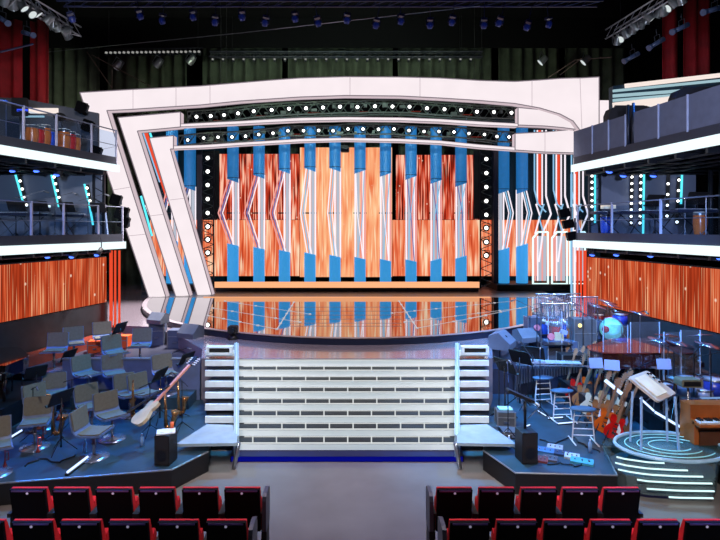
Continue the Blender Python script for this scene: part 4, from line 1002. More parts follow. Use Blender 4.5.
# ------------------------------------------------------------------ right orchestra
tag(MB().box((0, 0, .2), (2.7, 1.5, .4)).build('piano_riser', m_dark, None, (6.35, 12.05, LZ)), 'dark riser under the right grand piano', 'riser')
put(grand_piano, (6.55, 12.0, LZ+.4), R(90), 'grand piano with a red reflection painted on its lid under the right video wall', 'grand piano', None, args=('brown',))
for x, y, r_, lb in [(543, 377, .15, 'tall stool with round blue seat, the farthest of three in a line'), (562, 390, .1, 'tall stool with round blue seat, the middle of three in a line'), (583, 408, -.1, 'tall stool with round blue seat, the nearest of three in a line')]:
    put(stool, base(x, y, LZ, .62), r_, lb, 'stool', 'tall white framed stools')
gts = [(611, 445, 'red', .5, 'bright red electric guitar, nearest in the guitar row'), (601, 438, 'orange', .5, 'orange sunburst guitar next to the bright red one'), (593, 428, 'wood', .45, 'brown guitar behind the nearest stool'), (586, 420, 'cream', .45, 'cream guitar in the middle of the guitar row'), (578, 411, 'wood', .4, 'brown guitar right of the middle stool'), (571, 404, 'red', .4, 'red guitar right of the middle stool'), (563, 397, 'black', .35, 'black guitar behind the middle stool'), (556, 390, 'orange', .35, 'orange guitar between the far stools'), (614, 425, 'cream', .5, 'cream guitar leaning behind the bright red one'), (606, 412, 'blue', .5, 'blue guitar in the back row of guitars'), (598, 402, 'wood', .45, 'brown guitar in the back row of guitars'), (590, 394, 'blue', .45, 'blue guitar, farther one of the back row'), (582, 387, 'red', .4, 'red guitar at the far end of the back row'), (574, 382, 'cream', .4, 'cream guitar at the far end of the back row')]
for k, (x, y, kd, r_, lb) in enumerate(gts):
    q = gp(x, y, LZ)
    put(guitar_stand, q, -r_, 'black guitar stand under the '+lb.split(',')[0], 'guitar stand', 'guitar stands')
    put(guitar, (q[0], q[1]-.02, LZ+.09), -r_, lb, 'guitar', 'guitars in the rack on the right', args=(kd,), rx=R(-14), ry=R(16))
for x, y, fl, r_, lb in [(520, 408, LZ, -50, 'blue lit music stand near the right stair tower'), (505, 420, LZ, -60, 'music stand between stair tower and small box speaker'), (533, 402, LZ, -30, 'music stand before the farthest stool'), (550, 372, LZ, -35, 'music stand at the back right before the percussion'), (575, 376, LZ, -40, 'music stand behind the row of guitars'), (500, 384, LZ, -50, 'music stand behind the silver topped bin')]:
    put(music_stand, gp(x, y, fl), R(r_+180), lb, 'music stand', 'music stands of the right orchestra')
for p, q, lb in [((548, 417.5), (563, 416.5), 'before the middle stool'), ((558, 423), (575, 421.5), 'before the nearest stool'), ((538, 410), (546, 415), 'near the long black bar'), ((520, 428), (530, 424), 'left of the nearest stool'), ((605, 372), (590, 366), 'before the piano')]:
    stick(p, q, lb, 'light sticks of the right orchestra')
q = gp(529, 464, LZ); put(speaker, (q[0], q[1]+.14, LZ), R(6), 'small upright black speaker at the front corner of the right riser', 'loudspeaker', None, args=(.27, .3, .52))
o = empty('bar_stand', (q[0], q[1]+.2, LZ+.53), 0, 'long black angled bar on a pole above the right small speaker', 'stand')
MB().cyl((0, 0, 0), (0, 0, .45), .025, n=8).build('pole', m_dark, o); MB().rbox((-.08, 0, .55), (.5, .16, .05), .02, (0, R(24), 0)).build('bar', m_black, o); MB().box((.15, -.02, .44), (.16, .12, .02), (0, R(24), 0)).build('bright_tip', m_white, o)
# boxes
for px, py, a_, r_, lb in [(505, 425, (.34, .3, .3, 'grey'), -.1, 'small grey box with bright top near the right stair tower'), (514, 436, (.6, .3, .12, 'grey'), -.2, 'flat grey box before the small bright topped one'), (494, 436, (.3, .3, .12, 'black'), 0, 'flat black box by the right stair wedge')]:
    put(flight_case, gp(px, py, LZ), r_, lb, 'case', 'boxes on the right riser', args=a_)
q = gp(505, 424, LZ); tag(MB().box((0, 0, .01), (.26, .2, .02), (0, .0, 0)).build('light_pad', mat('cyan lit pad', (150, 225, 240), .4, 0, .35)), 'pale cyan pad lying on the small grey box', 'pad').location = (q[0], q[1], LZ+.31)
for px, py, w_, c_, lb in [(545, 452, .3, (60, 110, 160), 'first blue effects pedal behind the small tall speaker'), (555, 449, .26, (150, 160, 170), 'silver effects pedal in the middle of the pedal line'), (563, 455, .3, (40, 60, 90), 'navy effects pedal in the middle of the pedal line'), (572, 458, .24, (170, 190, 200), 'pale effects pedal near the end of the pedal line'), (582, 463, .36, (70, 160, 190), 'cyan effects pedal at the near end of the pedal line'), (541, 461, .22, (120, 60, 60), 'dark red effects pedal near the small tall speaker'), (550, 460, .24, (90, 90, 100), 'grey effects pedal in front of the silver one')]:
    q = gp(px, py, LZ); o = empty('effects_pedal', q, -.45, lb, 'effects pedal', 'pedal board on the right riser')
    MB().prism([(-.08, 0), (.08, 0), (.08, .06), (-.08, .035)], w_, rot=(pi/2, 0, pi/2), c=(-w_/2, 0, 0)).build('body', mat('pedal '+lb[:12], c_, .35), o)
    mb = MB()
    for k in range(3): mb.cyl((-w_*.3+k*w_*.3, 0, .04), (-w_*.3+k*w_*.3, 0, .068), .013, n=8)
    mb.build('knobs', m_steel, o)
# cables
def cable(pts, label, r_=.012):
    mb = MB(); P_ = [Vector(G(x, y, LZ+.015)) for x, y in pts]; out = []
    for i in range(len(P_)-1):
        for k in range(4):
            t = k/4; out.append(P_[i].lerp(P_[i+1], t)+Vector((.04*sin(i*3+k*1.7), .03*cos(i*2+k), 0)))
    out.append(P_[-1]); tag(mb.tube(out, r_, 5).build('cable', m_black), label, 'cable', 'cables on the risers')
cable([(540, 440), (555, 443), (570, 436), (585, 445), (600, 452)], 'black cable snaking right across the right riser')
cable([(538, 448), (525, 452), (505, 445), (498, 440)], 'black cable running from the speaker towards the right stair wedge')
cable([(548, 465), (560, 462), (575, 466), (590, 462)], 'black cable along the front of the pedal line')
cable([(75, 455), (60, 462), (40, 458), (25, 466)], 'black cable on the left riser front')
# bin with silver dome
q = gp(516, 386, LZ); o = empty('dome_topped_drum', q, 0, 'dark cylinder with silver dome top beside the right stair tower', 'drum')
MB().lathe([(.2, 0), (.21, .4), (.2, .42)], n=20).build('shell', m_black, o); MB().lathe([(.23, .42), (.22, .5), (.14, .57), (1e-4, .6)], n=20).build('dome', mat('silver dome', (150, 145, 135), .3, .6), o)
for k in range(3): MB().cyl((.22*cos(k*2.1), .22*sin(k*2.1), 0), (.22*cos(k*2.1), .22*sin(k*2.1), .45), .012, n=6).build('leg', m_steel, o)
q = G(508, 345, DZ); put(wedge, (3.9, 13.55, DZ), R(-120), 'grey blue stage monitor at the right deck corner', 'stage monitor', None, sc=1.1)
q = G(527, 336, UZ); put(wedge, (4.75, 14.35, DZ), R(-160), 'dark stage monitor behind the angled one at the right deck corner', 'stage monitor', None, sc=.9)
# percussion cluster on the upper riser
U = UZ
for x, Y, args, lb in [(548, 14.6, ('blue',), 'blue conga nearest the mirror stage'), (556, 14.3, ('red',), 'red conga beside the blue one'), (566, 14.6, ('blue',), 'blue conga in the middle of the percussion'), (574, 14.0, ('wood',), 'wooden conga in the percussion group')]:
    put(conga, (xs(x, Y), Y, U), 0, lb, 'conga', 'congas of the right percussion', args=args, sc=1.1)
for x, Y, lb in [(542, 15.0, 'cymbal on a stand at the left end of the percussion'), (560, 15.4, 'cymbal on a stand behind the congas'), (573, 15.0, 'cymbal near the red neon poles'), (612, 14.6, 'cymbal over the kit with the icy drum'), (598, 14.4, 'cymbal left of the icy bass drum'), (640, 13.2, 'cymbal above the piano lid'), (668, 11.0, 'cymbal above the piano, middle'), (700, 11.0, 'cymbal at the right edge above the drums')]:
    put(cymbal, (xs(x, Y), Y, U if Y > 12.4 else LZ+.5), random.uniform(0, 3), lb, 'cymbal', 'cymbals on the right', sc=1.15)
for x, Y, lb in [(530, 14.6, 'microphone stand at the edge of the mirror stage'), (551, 14.0, 'microphone stand over the congas'), (583, 13.4, 'microphone stand before the red neon poles'), (592, 12.8, 'microphone stand by the white laptops')]:
    put(mic_stand, (xs(x, Y), Y, U if Y > 12.4 else LZ), random.uniform(-1, 3), lb, 'microphone stand', 'microphone stands on the right')
for x, Y, a_, lb in [(535, 14.9, (.5, .35, .9, 'blue'), 'blue equipment case at the edge of the mirror stage'), (560, 13.7, (.75, .4, .5, 'blue'), 'wide blue case carrying the small beige screen'), (582, 13.8, (.55, .4, 1.05, 'grey'), 'tall grey blue cabinet with round emblem light'), (594, 14.4, (.5, .4, .9, 'blue'), 'blue cabinet left of the icy drum'), (572, 12.9, (.6, .35, .35, 'black'), 'black case before the percussion')]:
    put(flight_case, (xs(x, Y), Y, U), 0, lb, 'case', 'cases in the right percussion', args=a_)
Y = 13.55; tag(MB().box((0, 0, .14), (.22, .03, .2)).build('small_screen', mat('beige screen', (200, 200, 165), .5, 0, .5), None, (xs(559, Y), Y, U+.49)), 'small beige lit screen on the wide blue case', 'screen')
Y = 13.57; tag(MB().ball((0, 0, .0), .05, 8).build('small_lamp', glow('warm lamp', (255, 235, 150), 2), None, (xs(580, Y), Y, U+.9)), 'small warm lamp on the tall grey blue cabinet', 'lamp')
# marimba
o = empty('marimba', (xs(553, 12.0), 12.3, LZ), R(-8), 'long marimba with pale bars before the percussion group', 'marimba')
mb = MB()
for k in range(24): mb.box((-.7+k*.06, 0, .9), (.05, .4-.008*k, .02))
mb.build('bars', mat('pale bars', (190, 190, 200), .3), o)
for s in (-1, 1):
    MB().tube([(-.75, s*.2, .85), (.75, s*.12, .85)], .02, 6).build('rail', m_steel, o)
    MB().tube([(s*.7, -.18, .02), (s*.7, 0, .85), (s*.7, .18, .02)], .018, 6).build('leg', m_steel, o)
mb = MB()
for k in range(24): mb.cyl((-.7+k*.06, 0, .82), (-.7+k*.06, 0, .35+.015*k), .02, n=6)
mb.build('resonators', m_steel, o)
# icy drum kit
put(bass_drum, (xs(611, 14.2), 14.2, U+.45), R(-25), 'round bass drum with icy blue front skin and red spot', 'bass drum', None, sc=1.0)
tag(MB().box((0, 0, .22), (1.75, 1.1, .44)).build('drum_riser', m_dark, None, (6.52, 14.45, U)), 'dark riser under the icy bass drum', 'riser')
for x, Y, z_, a_, lb in [(600, 14.6, U+.45, (.15, .2, 'red'), 'red tom left behind the icy bass drum'), (617, 14.9, U+.45, (.16, .25, 'pearl'), 'pearl tom above the icy bass drum'), (620, 14.1, U+.45, (.18, .3, 'blue'), 'blue floor tom right of the icy bass drum'), (690, 10.5, LZ+.35, (.22, .35, 'pearl'), 'pearl floor tom behind the acrylic shield'), (676, 10.9, LZ+.35, (.16, .22, 'wood'), 'wooden tom behind the acrylic shield'), (704, 10.9, LZ+.35, (.18, .25, 'red'), 'red tom at the right edge of the picture'), (714, 10.4, LZ+.35, (.24, .35, 'blue'), 'blue floor tom at the right picture edge'), (664, 10.6, LZ+.35, (.15, .2, 'blue'), 'blue tom left in the acrylic drum booth'), (703, 10.35, LZ+.35, (.17, .16, 'pearl'), 'pearl snare drum near the right keyboards')]:
    put(drum, (xs(x, Y), Y, z_), random.uniform(0, 2), lb, 'drum', 'drums on the right', args=a_)
put(bass_drum, (xs(697, 10.8), 10.8, LZ+.35), R(-30), 'second bass drum inside the acrylic booth at the far right', 'bass drum', None, sc=.95)
tag(MB().box((0, 0, .17), (2.1, 1.1, .34)).build('drum_riser', m_dark, None, (6.95, 10.62, LZ)), 'dark riser under the far right drum set', 'riser')
# acrylic shields
for x0, x1, Y, yt, yb, lb in [(603, 628, 12.3, 325, 390, 'clear acrylic screen left of the piano'), (630, 660, 12.2, 322, 385, 'clear acrylic screen before the piano'), (664, 680, 10.8, 332, 395, 'narrow acrylic panel of the drum booth, left'), (681, 700, 10.7, 330, 398, 'narrow acrylic panel of the drum booth, right'), (548, 562, 13.3, 312, 352, 'clear acrylic screen before the congas')]:
    a, b = P(x0, yt, Y), P(x1, yb, Y); zf = LZ if Y < 12.4 else U
    o = empty('acrylic_screen', ((a.x+b.x)/2, Y, zf), R(random.uniform(-4, 4)), lb, 'acrylic screen', 'acrylic drum screens'); h = a.z-zf; w_ = b.x-a.x
    MB().box((0, 0, h/2), (w_, .012, h)).build('pane', m_acr, o)
    MB().box((-w_/2, 0, h/2), (.012, .02, h)).box((w_/2, 0, h/2), (.012, .02, h)).build('edge', mat('pale acrylic edge', (170, 190, 225), .3, 0, .1), o)
    MB().box((-w_/2+.05, 0, .015), (.1, .3, .03)).box((w_/2-.05, 0, .015), (.1, .3, .03)).build('foot', m_dark, o)
# sheets / laptops
for x, y, Y, r_, lb in [(596, 362, 10.9, .1, 'white laptop lid left of the other white lid'), (612, 364, 10.7, -.3, 'blue white tilted lid right of the white laptop'), (664, 363, 10.6, 0, 'blue white sheet before the drum booth')]:
    c = P(x, y, Y); o = empty('laptop', (c.x, Y, c.z-.15), r_, lb, 'laptop', 'laptops on the right')
    MB().rbox((0, 0, .13), (.28, .012, .2), .015, (R(-12), 0, 0)).build('lid', mat('lilac white lid', (150, 170, 225), .4, 0, .12), o)
    MB().box((0, .12, .02), (.28, .2, .015)).build('keyboard_base', m_steel, o)
    MB().cyl((0, .1, LZ-c.z+.15), (0, .1, .015), .02, n=6).build('stand_pole', m_dark, o)
    MB().lathe([(.18, 0), (.18, .02), (.02, .03)], (0, .1, LZ-c.z+.15), 16).build('stand_base', m_dark, o)
# keyboards, organ, amp at right edge
q = P(712, 398, 10.0); put(keyboard, (q.x, 9.9, q.z-.87), R(3), 'long white keyed keyboard at the right edge behind the wooden organ', 'keyboard', None)
o = empty('wooden_organ', (xs(718, 9.3), 9.3, LZ), R(0), 'wooden organ with keyboard at the right picture edge', 'organ')
mw = mat('orange brown wood', (170, 92, 40), .35, 0, noise=.3, ns=3)
MB().box((0, .1, .33), (.95, .4, .66)).build('cabinet', mw, o)
MB().box((0, -.15, .62), (.95, .2, .04)).build('key_shelf', mw, o)
mb = MB()
for k in range(22): mb.box((-.42+k*.04, -.14, .66), (.036, .16, .03))
mb.build('white_keys', m_white, o)
mb = MB()
for k in range(21):
    if k % 7 not in (2, 6): mb.box((-.4+k*.04, -.1, .69), (.02, .1, .03))
mb.build('black_keys', m_black, o)
MB().box((0, .14, .78), (.95, .28, .24)).build('top_box', mw, o); MB().box((0, -.12, .35), (.8, .02, .3)).build('grille', mat('dark wood slats', (90, 50, 26), .5), o)
c = P(688, 382, 9.9); o = empty('small_amplifier', (c.x, 9.9, LZ), 0, 'grey green amplifier head on a pole left of the keyboard', 'amplifier')
MB().rbox((0, 0, c.z-LZ), (.38, .25, .14), .03).build('body', mat('olive amp', (110, 112, 96), .5), o); MB().cyl((0, 0, .02), (0, 0, c.z-LZ-.07), .02, n=8).build('pole', m_steel, o); MB().lathe([(.2, 0), (.2, .02), (.03, .03)], n=18).build('base', m_dark, o)
MB().box((0, -.13, c.z-LZ), (.3, .01, .08)).build('control_panel', m_dark, o)
a = P(605, 380, 10.4); b = P(622, 394, 10.2); tag(MB().tube([a, b], .035, 8).build('neon_bar', m_tin), 'bright white blue light bar above the guitar necks', 'light bar')
a, b = P(655, 412, 9.8), P(689, 432, 9.6); tag(MB().tube([a, b], .022, 8).build('neon_bar', m_tin), 'long slanted light bar behind the conductor stand', 'light bar')
a, b = P(640, 398, 9.9), P(654, 411, 9.8); tag(MB().tube([a, b], .018, 8).build('neon_bar', m_tin), 'short light bar continuing the long slanted one', 'light bar')
# ------------------------------------------------------------------ more percussion, horns and stands
def chime_rack():
    o = empty('percussion_rack')
    for s_ in (-1, 1): MB().tube([(s_*.35, -.2, .01), (s_*.35, 0, .1), (s_*.35, .2, .01)], .014, 5).cyl((s_*.35, 0, .08), (s_*.35, 0, 1.35), .014, n=6).build('upright', m_steel, o)
    MB().cyl((-.37, 0, 1.35), (.37, 0, 1.35), .018, n=6).build('top_bar', m_steel, o)
    mb = MB()
    for k in range(14): mb.cyl((-.3+k*.045, 0, 1.33), (-.3+k*.045, 0, 1.05-.03*k), .008, n=6)
    mb.build('chimes', mat('bright chime', (205, 215, 235), .2, .8), o)
    t = MB().lathe([(.08, 0), (.08, .04)], (-.15, -.05, .62), 16, (R(70), 0, 0)).build('tambourine', mat('pink tambourine', (170, 100, 120), .4), o)
    MB().rbox((.16, -.04, .72), (.14, .08, .1), .02, (0, .3, 0)).build('cowbell', mat('pale cowbell', (170, 190, 230), .3, .3), o)
    MB().box((0, 0, .45), (.66, .3, .02)).build('tray', m_dark, o)
    return o
for x, Y, z_, r_, lb in [(541, 14.5, UZ, .2, 'percussion rack with chimes at the edge of the mirror stage'), (551, 15.2, UZ, -.2, 'percussion rack behind the red conga'), (567, 15.3, UZ, .1, 'percussion rack before the right red neon poles'), (583, 14.6, UZ, 0, 'percussion rack left of the icy bass drum'), (556, 13.3, UZ, .1, 'percussion rack over the wide blue case')]:
    put(chime_rack, (xs(x, Y), Y, z_), r_, lb, 'percussion rack', 'percussion racks on the right', sc=1.1)
for x, Y, a_, lb in [(546, 14.9, (.15, .2, 'pearl'), 'pearl tom at the left of the percussion'), (552, 14.5, (.13, .25, 'red'), 'red tom in the middle of the percussion'), (572, 14.5, (.16, .2, 'pearl'), 'pearl tom in front of the red neon poles'), (538, 15.2, (.14, .25, 'pearl'), 'small pearl drum at the mirror stage edge'), (588, 14.0, (.17, .25, 'blue'), 'blue tom next to the tall grey cabinet')]:
    put(drum, (xs(x, Y), Y, UZ+.25), .3, lb, 'drum', 'drums on the right', args=a_, sc=1.15)
    tag(MB().rbox((0, 0, .125), (.5, .4, .25), .02).build('drum_step', m_dark, None, (xs(x, Y), Y, UZ)), 'dark step under the '+lb, 'step', 'steps under the percussion drums')
for x, Y, z_, lb in [(562, 14.9, UZ, 'microphone stand behind the middle congas'), (537, 14.2, UZ, 'microphone stand left of the percussion rack'), (604, 13.6, UZ, 'microphone stand beside the icy bass drum'), (632, 13.3, UZ, 'microphone stand behind the piano tail'), (528, 11.8, LZ, 'microphone stand behind the silver domed drum'), (540, 11.2, LZ, 'microphone stand before the marimba'), (499, 11.0, LZ, 'microphone stand close to the right stair tower'), (508, 10.0, LZ, 'microphone stand beside the small grey box'), (674, 10.3, LZ+.35, 'microphone stand in the drum booth, left'), (694, 10.2, LZ+.35, 'microphone stand in the drum booth, middle'), (711, 10.15, LZ+.35, 'microphone stand in the drum booth, right'), (640, 10.6, LZ, 'microphone stand before the right grand piano')]:
    put(mic_stand, (xs(x, Y), Y, z_), random.uniform(-2, 2), lb, 'microphone stand', 'microphone stands on the right')
for x, Y, lb in [(662, 10.9, 'cymbal at the left of the drum booth'), (680, 10.7, 'cymbal in the middle of the drum booth'), (710, 10.5, 'cymbal at the right of the drum booth'), (608, 14.9, 'cymbal behind the icy bass drum'), (550, 15.6, 'cymbal behind the percussion racks')]:
    put(cymbal, (xs(x, Y), Y, UZ if Y > 12.9 else LZ+.35), .4, lb, 'cymbal', 'cymbals on the right', sc=1.2)
for k, (x, y, kd, lb) in enumerate([(566, 391, 'cream', 'cream guitar between the two far stools'), (558, 381, 'blue', 'blue guitar behind the farthest stool'), (604, 428, 'wood', 'brown guitar right of the nearest stool'), (597, 417, 'cream', 'cream guitar in the second row of guitars'), (580, 401, 'orange', 'orange guitar in the second row of guitars'), (613, 404, 'wood', 'brown guitar under the white blue light bar'), (606, 396, 'red', 'red guitar under the white blue light bar'), (549, 384, 'red', 'red guitar left of the farthest stool'), (618, 435, 'wood', 'brown guitar right of the bright red one')]):
    q = gp(x, y, LZ)
    put(guitar_stand, q, -.4, 'black guitar stand under the '+lb, 'guitar stand', 'guitar stands')
    put(guitar, (q[0], q[1]-.02, LZ+.09), -.4, lb, 'guitar', 'guitars in the rack on the right', args=(kd,), rx=R(-14), ry=R(22))
for x, y, lb in [(113, 414, 'red lit trumpet on the floor between the front chairs'), (88, 428, 'red lit trumpet left of the sideways chair'), (58, 420, 'red lit trumpet behind the front music stand'), (100, 385, 'red lit trumpet among the back chairs'), (52, 384, 'red lit trumpet before the pale chair'), (145, 412, 'red lit trumpet under the bass body'), (180, 392, 'red lit trumpet by the left stair tower'), (22, 398, 'red lit trumpet under the far left chair'), (76, 412, 'red lit trumpet right of the front music stand')]:
    put(horn_bag, gp(x, y, LZ), random.uniform(0, 3), lb, 'trumpet', 'trumpets', sc=.8, rx=random.uniform(-.3, .3))
for x, y, lb in [(33, 442, 'microphone stand beside the centre front chair'), (72, 430, 'microphone stand behind the front light stick'), (150, 435, 'microphone stand behind the small left speaker'), (182, 432, 'microphone stand above the left stair wedge'), (94, 396, 'microphone stand in the middle of the left block'), (22, 412, 'microphone stand behind the big left music stand'), (125, 388, 'microphone stand before the blue wall'), (172, 395, 'microphone stand right of the bass neck')]:
    put(mic_stand, gp(x, y, LZ), random.uniform(-3, 3), lb, 'microphone stand', 'microphone stands of the left orchestra', sc=.8)
tag(MB().box((0, 0, .125), (3.1, .6, .25)).build('low_step', m_carpet, None, (-5.0, 12.07, LZ-.002)), 'low carpeted step along the foot of the blue wall', 'step')
for x, Y, z_, r_, lb in [(166, 12.05, LZ+.25, 38, 'grey swivel chair under the blue wall nearest the stairs'), (115, 12.05, LZ+.25, 35, 'grey swivel chair under the middle of the blue wall'), (88, 12.0, LZ+.25, 58, 'grey swivel chair under the left end of the blue wall'), (54, 12.75, UZ, 10, 'pale grey swivel chair facing forward at the back left')]:
    put(swivel_chair, (xs(x, Y), Y, z_), R(r_), lb, 'swivel chair', 'grey orchestra chairs')
for x, y, r_, lb in [(42, 404, 60, 'grey swivel chair behind the big left music stand')]:
    put(swivel_chair, base(x, y, LZ), R(r_), lb, 'swivel chair', 'grey orchestra chairs')
for x, y, lb in [(85, 452, 'clear bottle on the floor beside the front light stick'), (142, 446, 'clear bottle on the floor behind the left speaker'), (590, 452, 'clear bottle on the floor at the end of the pedal line'), (509, 448, 'clear bottle on the floor by the right speaker')]:
    o = empty('water_bottle', gp(x, y, LZ), 0, lb, 'bottle', 'water bottles')
    MB().lathe([(.032, 0), (.034, .15), (.014, .19), (.014, .205)], n=12).build('bottle_body', mat('pale bottle', (150, 190, 235), .15), o); MB().cyl((0, 0, .205), (0, 0, .225), .016, n=10).build('cap', m_white, o)
# ------------------------------------------------------------------ conductor's round glass podium
ctr = Vector((5.4, 9.1, 0))
pod = empty('glass_podium', ctr, 0, 'round glass podium with glowing white lines at the lower right', 'podium')
m_line = glow('podium line', (215, 250, 252), 1.3)
m_pod = glass('podium glass', (190, 220, 225), .2, .1)
def podpoly(g=0): return [(x-5.4, y-9.1) for x, y in [(4.42-g, 9.35), (4.36-g, 8.95), (4.45-g, 8.68-g), (4.75, 8.56-g), (5.2, 8.5-g), (5.8, 8.48-g), (5.95+g, 8.62-g), (6.15+g, 9.0), (6.0+g, 9.5), (5.5, 9.68+g), (4.8, 9.62+g)]]
MB().prism([(x*.9, y*.9) for x, y in podpoly()], .05).build('base', mat('podium base', (14, 16, 60), .3), pod)
n_ = len(podpoly()); mb = MB(); pp = podpoly(); mb._add([(x*.93, y*.95, .05) for x, y in pp]+[(x, y, .6) for x, y in pp], [(i, (i+1) % n_, (i+1) % n_+n_, i+n_) for i in range(n_)]); mb.build('glass_wall', m_pod, pod)
MB().prism([(x*.93, y*.93) for x, y in pp], .02, c=(0, 0, .3)).build('floor_disc', mat('podium floor', (48, 82, 98), .15, 0), pod)
MB().tube([(.05+.88*cos(2*pi*i/48), .02+.62*sin(2*pi*i/48), .62) for i in range(49)], .03, 6).build('top_rim', mat('glass rim', (150, 185, 210), .15, 0, .22), pod)
MB().lathe([(.86, .605), (1e-4, .61)], (.05, .02, 0), 40, sc=(1, .7)).build('top_glass', m_pod, pod)
for z_, a0, a1 in ((.6, 620, 665), (.5, 619, 687), (.405, 621, 702), (.3, 636, 711), (.18, 644, 713), (.07, 664, 712)):
    def fy(X):
        q = [(4.3, 8.8), (4.45, 8.67), (4.75, 8.55), (5.2, 8.49), (5.8, 8.47), (6.2, 8.6)]
        for (x0, y0), (x1, y1) in zip(q, q[1:]):
            if X <= x1: return y0+(y1-y0)*max(0, X-x0)/(x1-x0)-.02
        return 8.5
    X0, X1 = xs(a0, 8.62), xs(a1, 8.48); MB().tube([(X0+(X1-X0)*t/8-5.4, fy(X0+(X1-X0)*t/8)-9.1, z_) for t in range(9)], .013, 6).build('glowing_line', m_line, pod)
for r_, z_ in ((.72, .628), (.52, .628), (.34, .628)):
    MB().tube([(.05+r_*cos(2*pi*i/36), .02+r_*.68*sin(2*pi*i/36), z_) for i in range(3, 33)], .008, 5).build('floor_line', mat('etched line', (150, 215, 225), .3, 0, .45), pod)
# glass lectern with script
lec = empty('glass_lectern', (5.5, 9.2, .625), R(0), 'clear lectern with white angled desk standing on the round podium', 'lectern')
q = P(652, 386, 9.2)-Vector((5.5, 9.2, .625))
for sx, sy in ((-.32, .1), (.32, .1), (-.32, -.25), (.3, -.25)):
    MB().cyl((q.x+sx, sy, 0), (q.x+sx*.9, sy*.8, q.z-.12), .02, n=6).build('leg', m_acr if False else mat('acrylic leg', (150, 185, 230), .1, 0, .12), lec)
MB().rbox((q.x, 0, q.z), (.72, .04, .56), .05, (R(-58), 0, R(38))).build('desk', mat('white desk', (215, 212, 205), .4), lec)
MB().box((q.x-.06, -.07, q.z+.035), (.4, .015, .42), (R(-58), 0, R(38))).build('script_page', mat('warm paper', (240, 230, 205), .8, 0, .15), lec)
mb = MB()
for k in range(6): mb.box((q.x+.2-.06*(k//2)+.05*(k % 2), .12+.07*(k//2), q.z+.04+.05*(k//2)), (.035, .035, .02), (R(30), 0, R(38)))
mb.build('buttons', m_dark, lec)
# ------------------------------------------------------------------ small camera on the deck and rail on the step
q = G(236, 342, OZ); o = empty('stage_camera', (xs(233, 14.6), 14.6, DZ), 0, 'small black robotic camera at the left front rim of the mirror stage', 'camera')
MB().cyl((0, 0, 0), (0, 0, .1), .16, .1, 14).build('base', m_black, o); MB().rbox((0, 0, .26), (.26, .2, .2), .04).build('head', m_black, o)
MB().cyl((.02, -.1, .26), (.02, -.2, .26), .05, n=12).build('lens', m_dark, o); MB().cyl((0, 0, .1), (0, 0, .18), .05, n=8).build('neck', m_black, o)
for k, (x, lb) in enumerate([(318, 'small hanging projector under the inner arch band'), (274, 'low floor light on the lit step, left'), (471, 'low floor light on the lit step, right')]):
    if k == 0:
        o = empty('hanging_projector', P(345, 149, 25.6), 0, lb, 'projector'); MB().rbox((0, 0, 0), (.4, .3, .3), .05).build('body', m_black, o); MB().cyl((0, 0, .1), (0, 0, .7), .03, n=6).build('bracket', m_black, o)
        MB().cyl((0, -.15, 0), (0, -.22, 0), .08, n=12).build('lens', m_dark, o)
# ================================================================== balcony instruments
zL, zU = 3.92, 6.24
for x, Y, r_, lb in [(16, 14.0, .6, 'black music stand on the lower left balcony nearest the picture edge'), (40, 14.4, .5, 'black music stand on the lower left balcony, second from the edge'), (67, 14.9, .4, 'black music stand on the lower left balcony near the middle post'), (98, 15.4, .5, 'black music stand on the lower left balcony nearest the arch')]:
    put(music_stand, (xs(x, Y), Y, zL), r_+pi-.5, lb, 'music stand', 'music stands on the lower left balcony', sc=.86)
for x, Y, r_, lb in [(30, 14.9, .1, 'keyboard on the lower left balcony behind the stands'), (8, 13.9, .1, 'keyboard cut by the picture edge on the lower left balcony'), (70, 15.7, -.1, 'keyboard on the lower left balcony towards the arch')]:
    put(keyboard, (xs(x, Y), Y, zL), r_, lb, 'keyboard', 'keyboards on the lower left balcony', sc=.9)
for x, Y, r_, lb in [(612, 15.4, 0, 'keyboard on the lower right balcony under the first bulb strip'), (634, 15.2, .15, 'keyboard on the lower right balcony near its middle'), (664, 14.6, -.1, 'keyboard on the lower right balcony before the short neon'), (694, 13.6, .1, 'keyboard on the lower right balcony at the right')]:
    put(keyboard, (xs(x, Y), Y, zL+.03), r_, lb, 'keyboard', 'keyboards on the lower right balcony', sc=.95)
for x, Y, r_, lb in [(655, 15.0, -.4, 'black music stand on the lower right balcony before the bulb strips'), (697, 13.9, -.5, 'black music stand on the lower right balcony at the right')]:
    put(music_stand, (xs(x, Y), Y, zL+.03), r_+pi+.5, lb, 'music stand', 'music stands on the lower right balcony', sc=1.)
tag(MB().box((0, 0, 0), (.34, .2, .1)).build('mixer_box', mat('cream box', (225, 215, 190), .5, 0, .3), None, (xs(609, 15.3), 15.35, zL+.98)), 'cream white box on the first keyboard of the right balcony', 'box')
tag(MB().box((0, 0, 0), (.3, .02, .06)).build('light_bar', m_ledge, None, (xs(45, 14.7), 14.7, zL+.97)), 'white light bar above the keyboard on the lower left balcony', 'light bar')
for x, Y, k_, lb in [(606, 15.6, ('blue',), 'blue conga behind the keyboard on the right balcony'), (700, 13.2, ('wood',), 'wooden conga at the right on the lower right balcony')]:
    put(conga, (xs(x, Y), Y, zL+.03), 0, lb, 'conga', 'congas on the balconies', args=k_, sc=.95)
for x, Y, lb in [(685, 13.8, 'cymbal on the lower right balcony near the dark post'), (706, 13.0, 'cymbal at the right end of the lower right balcony')]:
    put(cymbal, (xs(x, Y), Y, zL+.03), .4, lb, 'cymbal', 'cymbals on the lower right balcony')
for x, Y, lb in [(25, 14.2, 'microphone stand on the lower left balcony near the edge'), (55, 14.9, 'microphone stand on the lower left balcony in the middle'), (88, 15.5, 'microphone stand on the lower left balcony near the arch')]:
    put(mic_stand, (xs(x, Y), Y, zL), .5, lb, 'microphone stand', 'microphone stands on the lower left balcony')
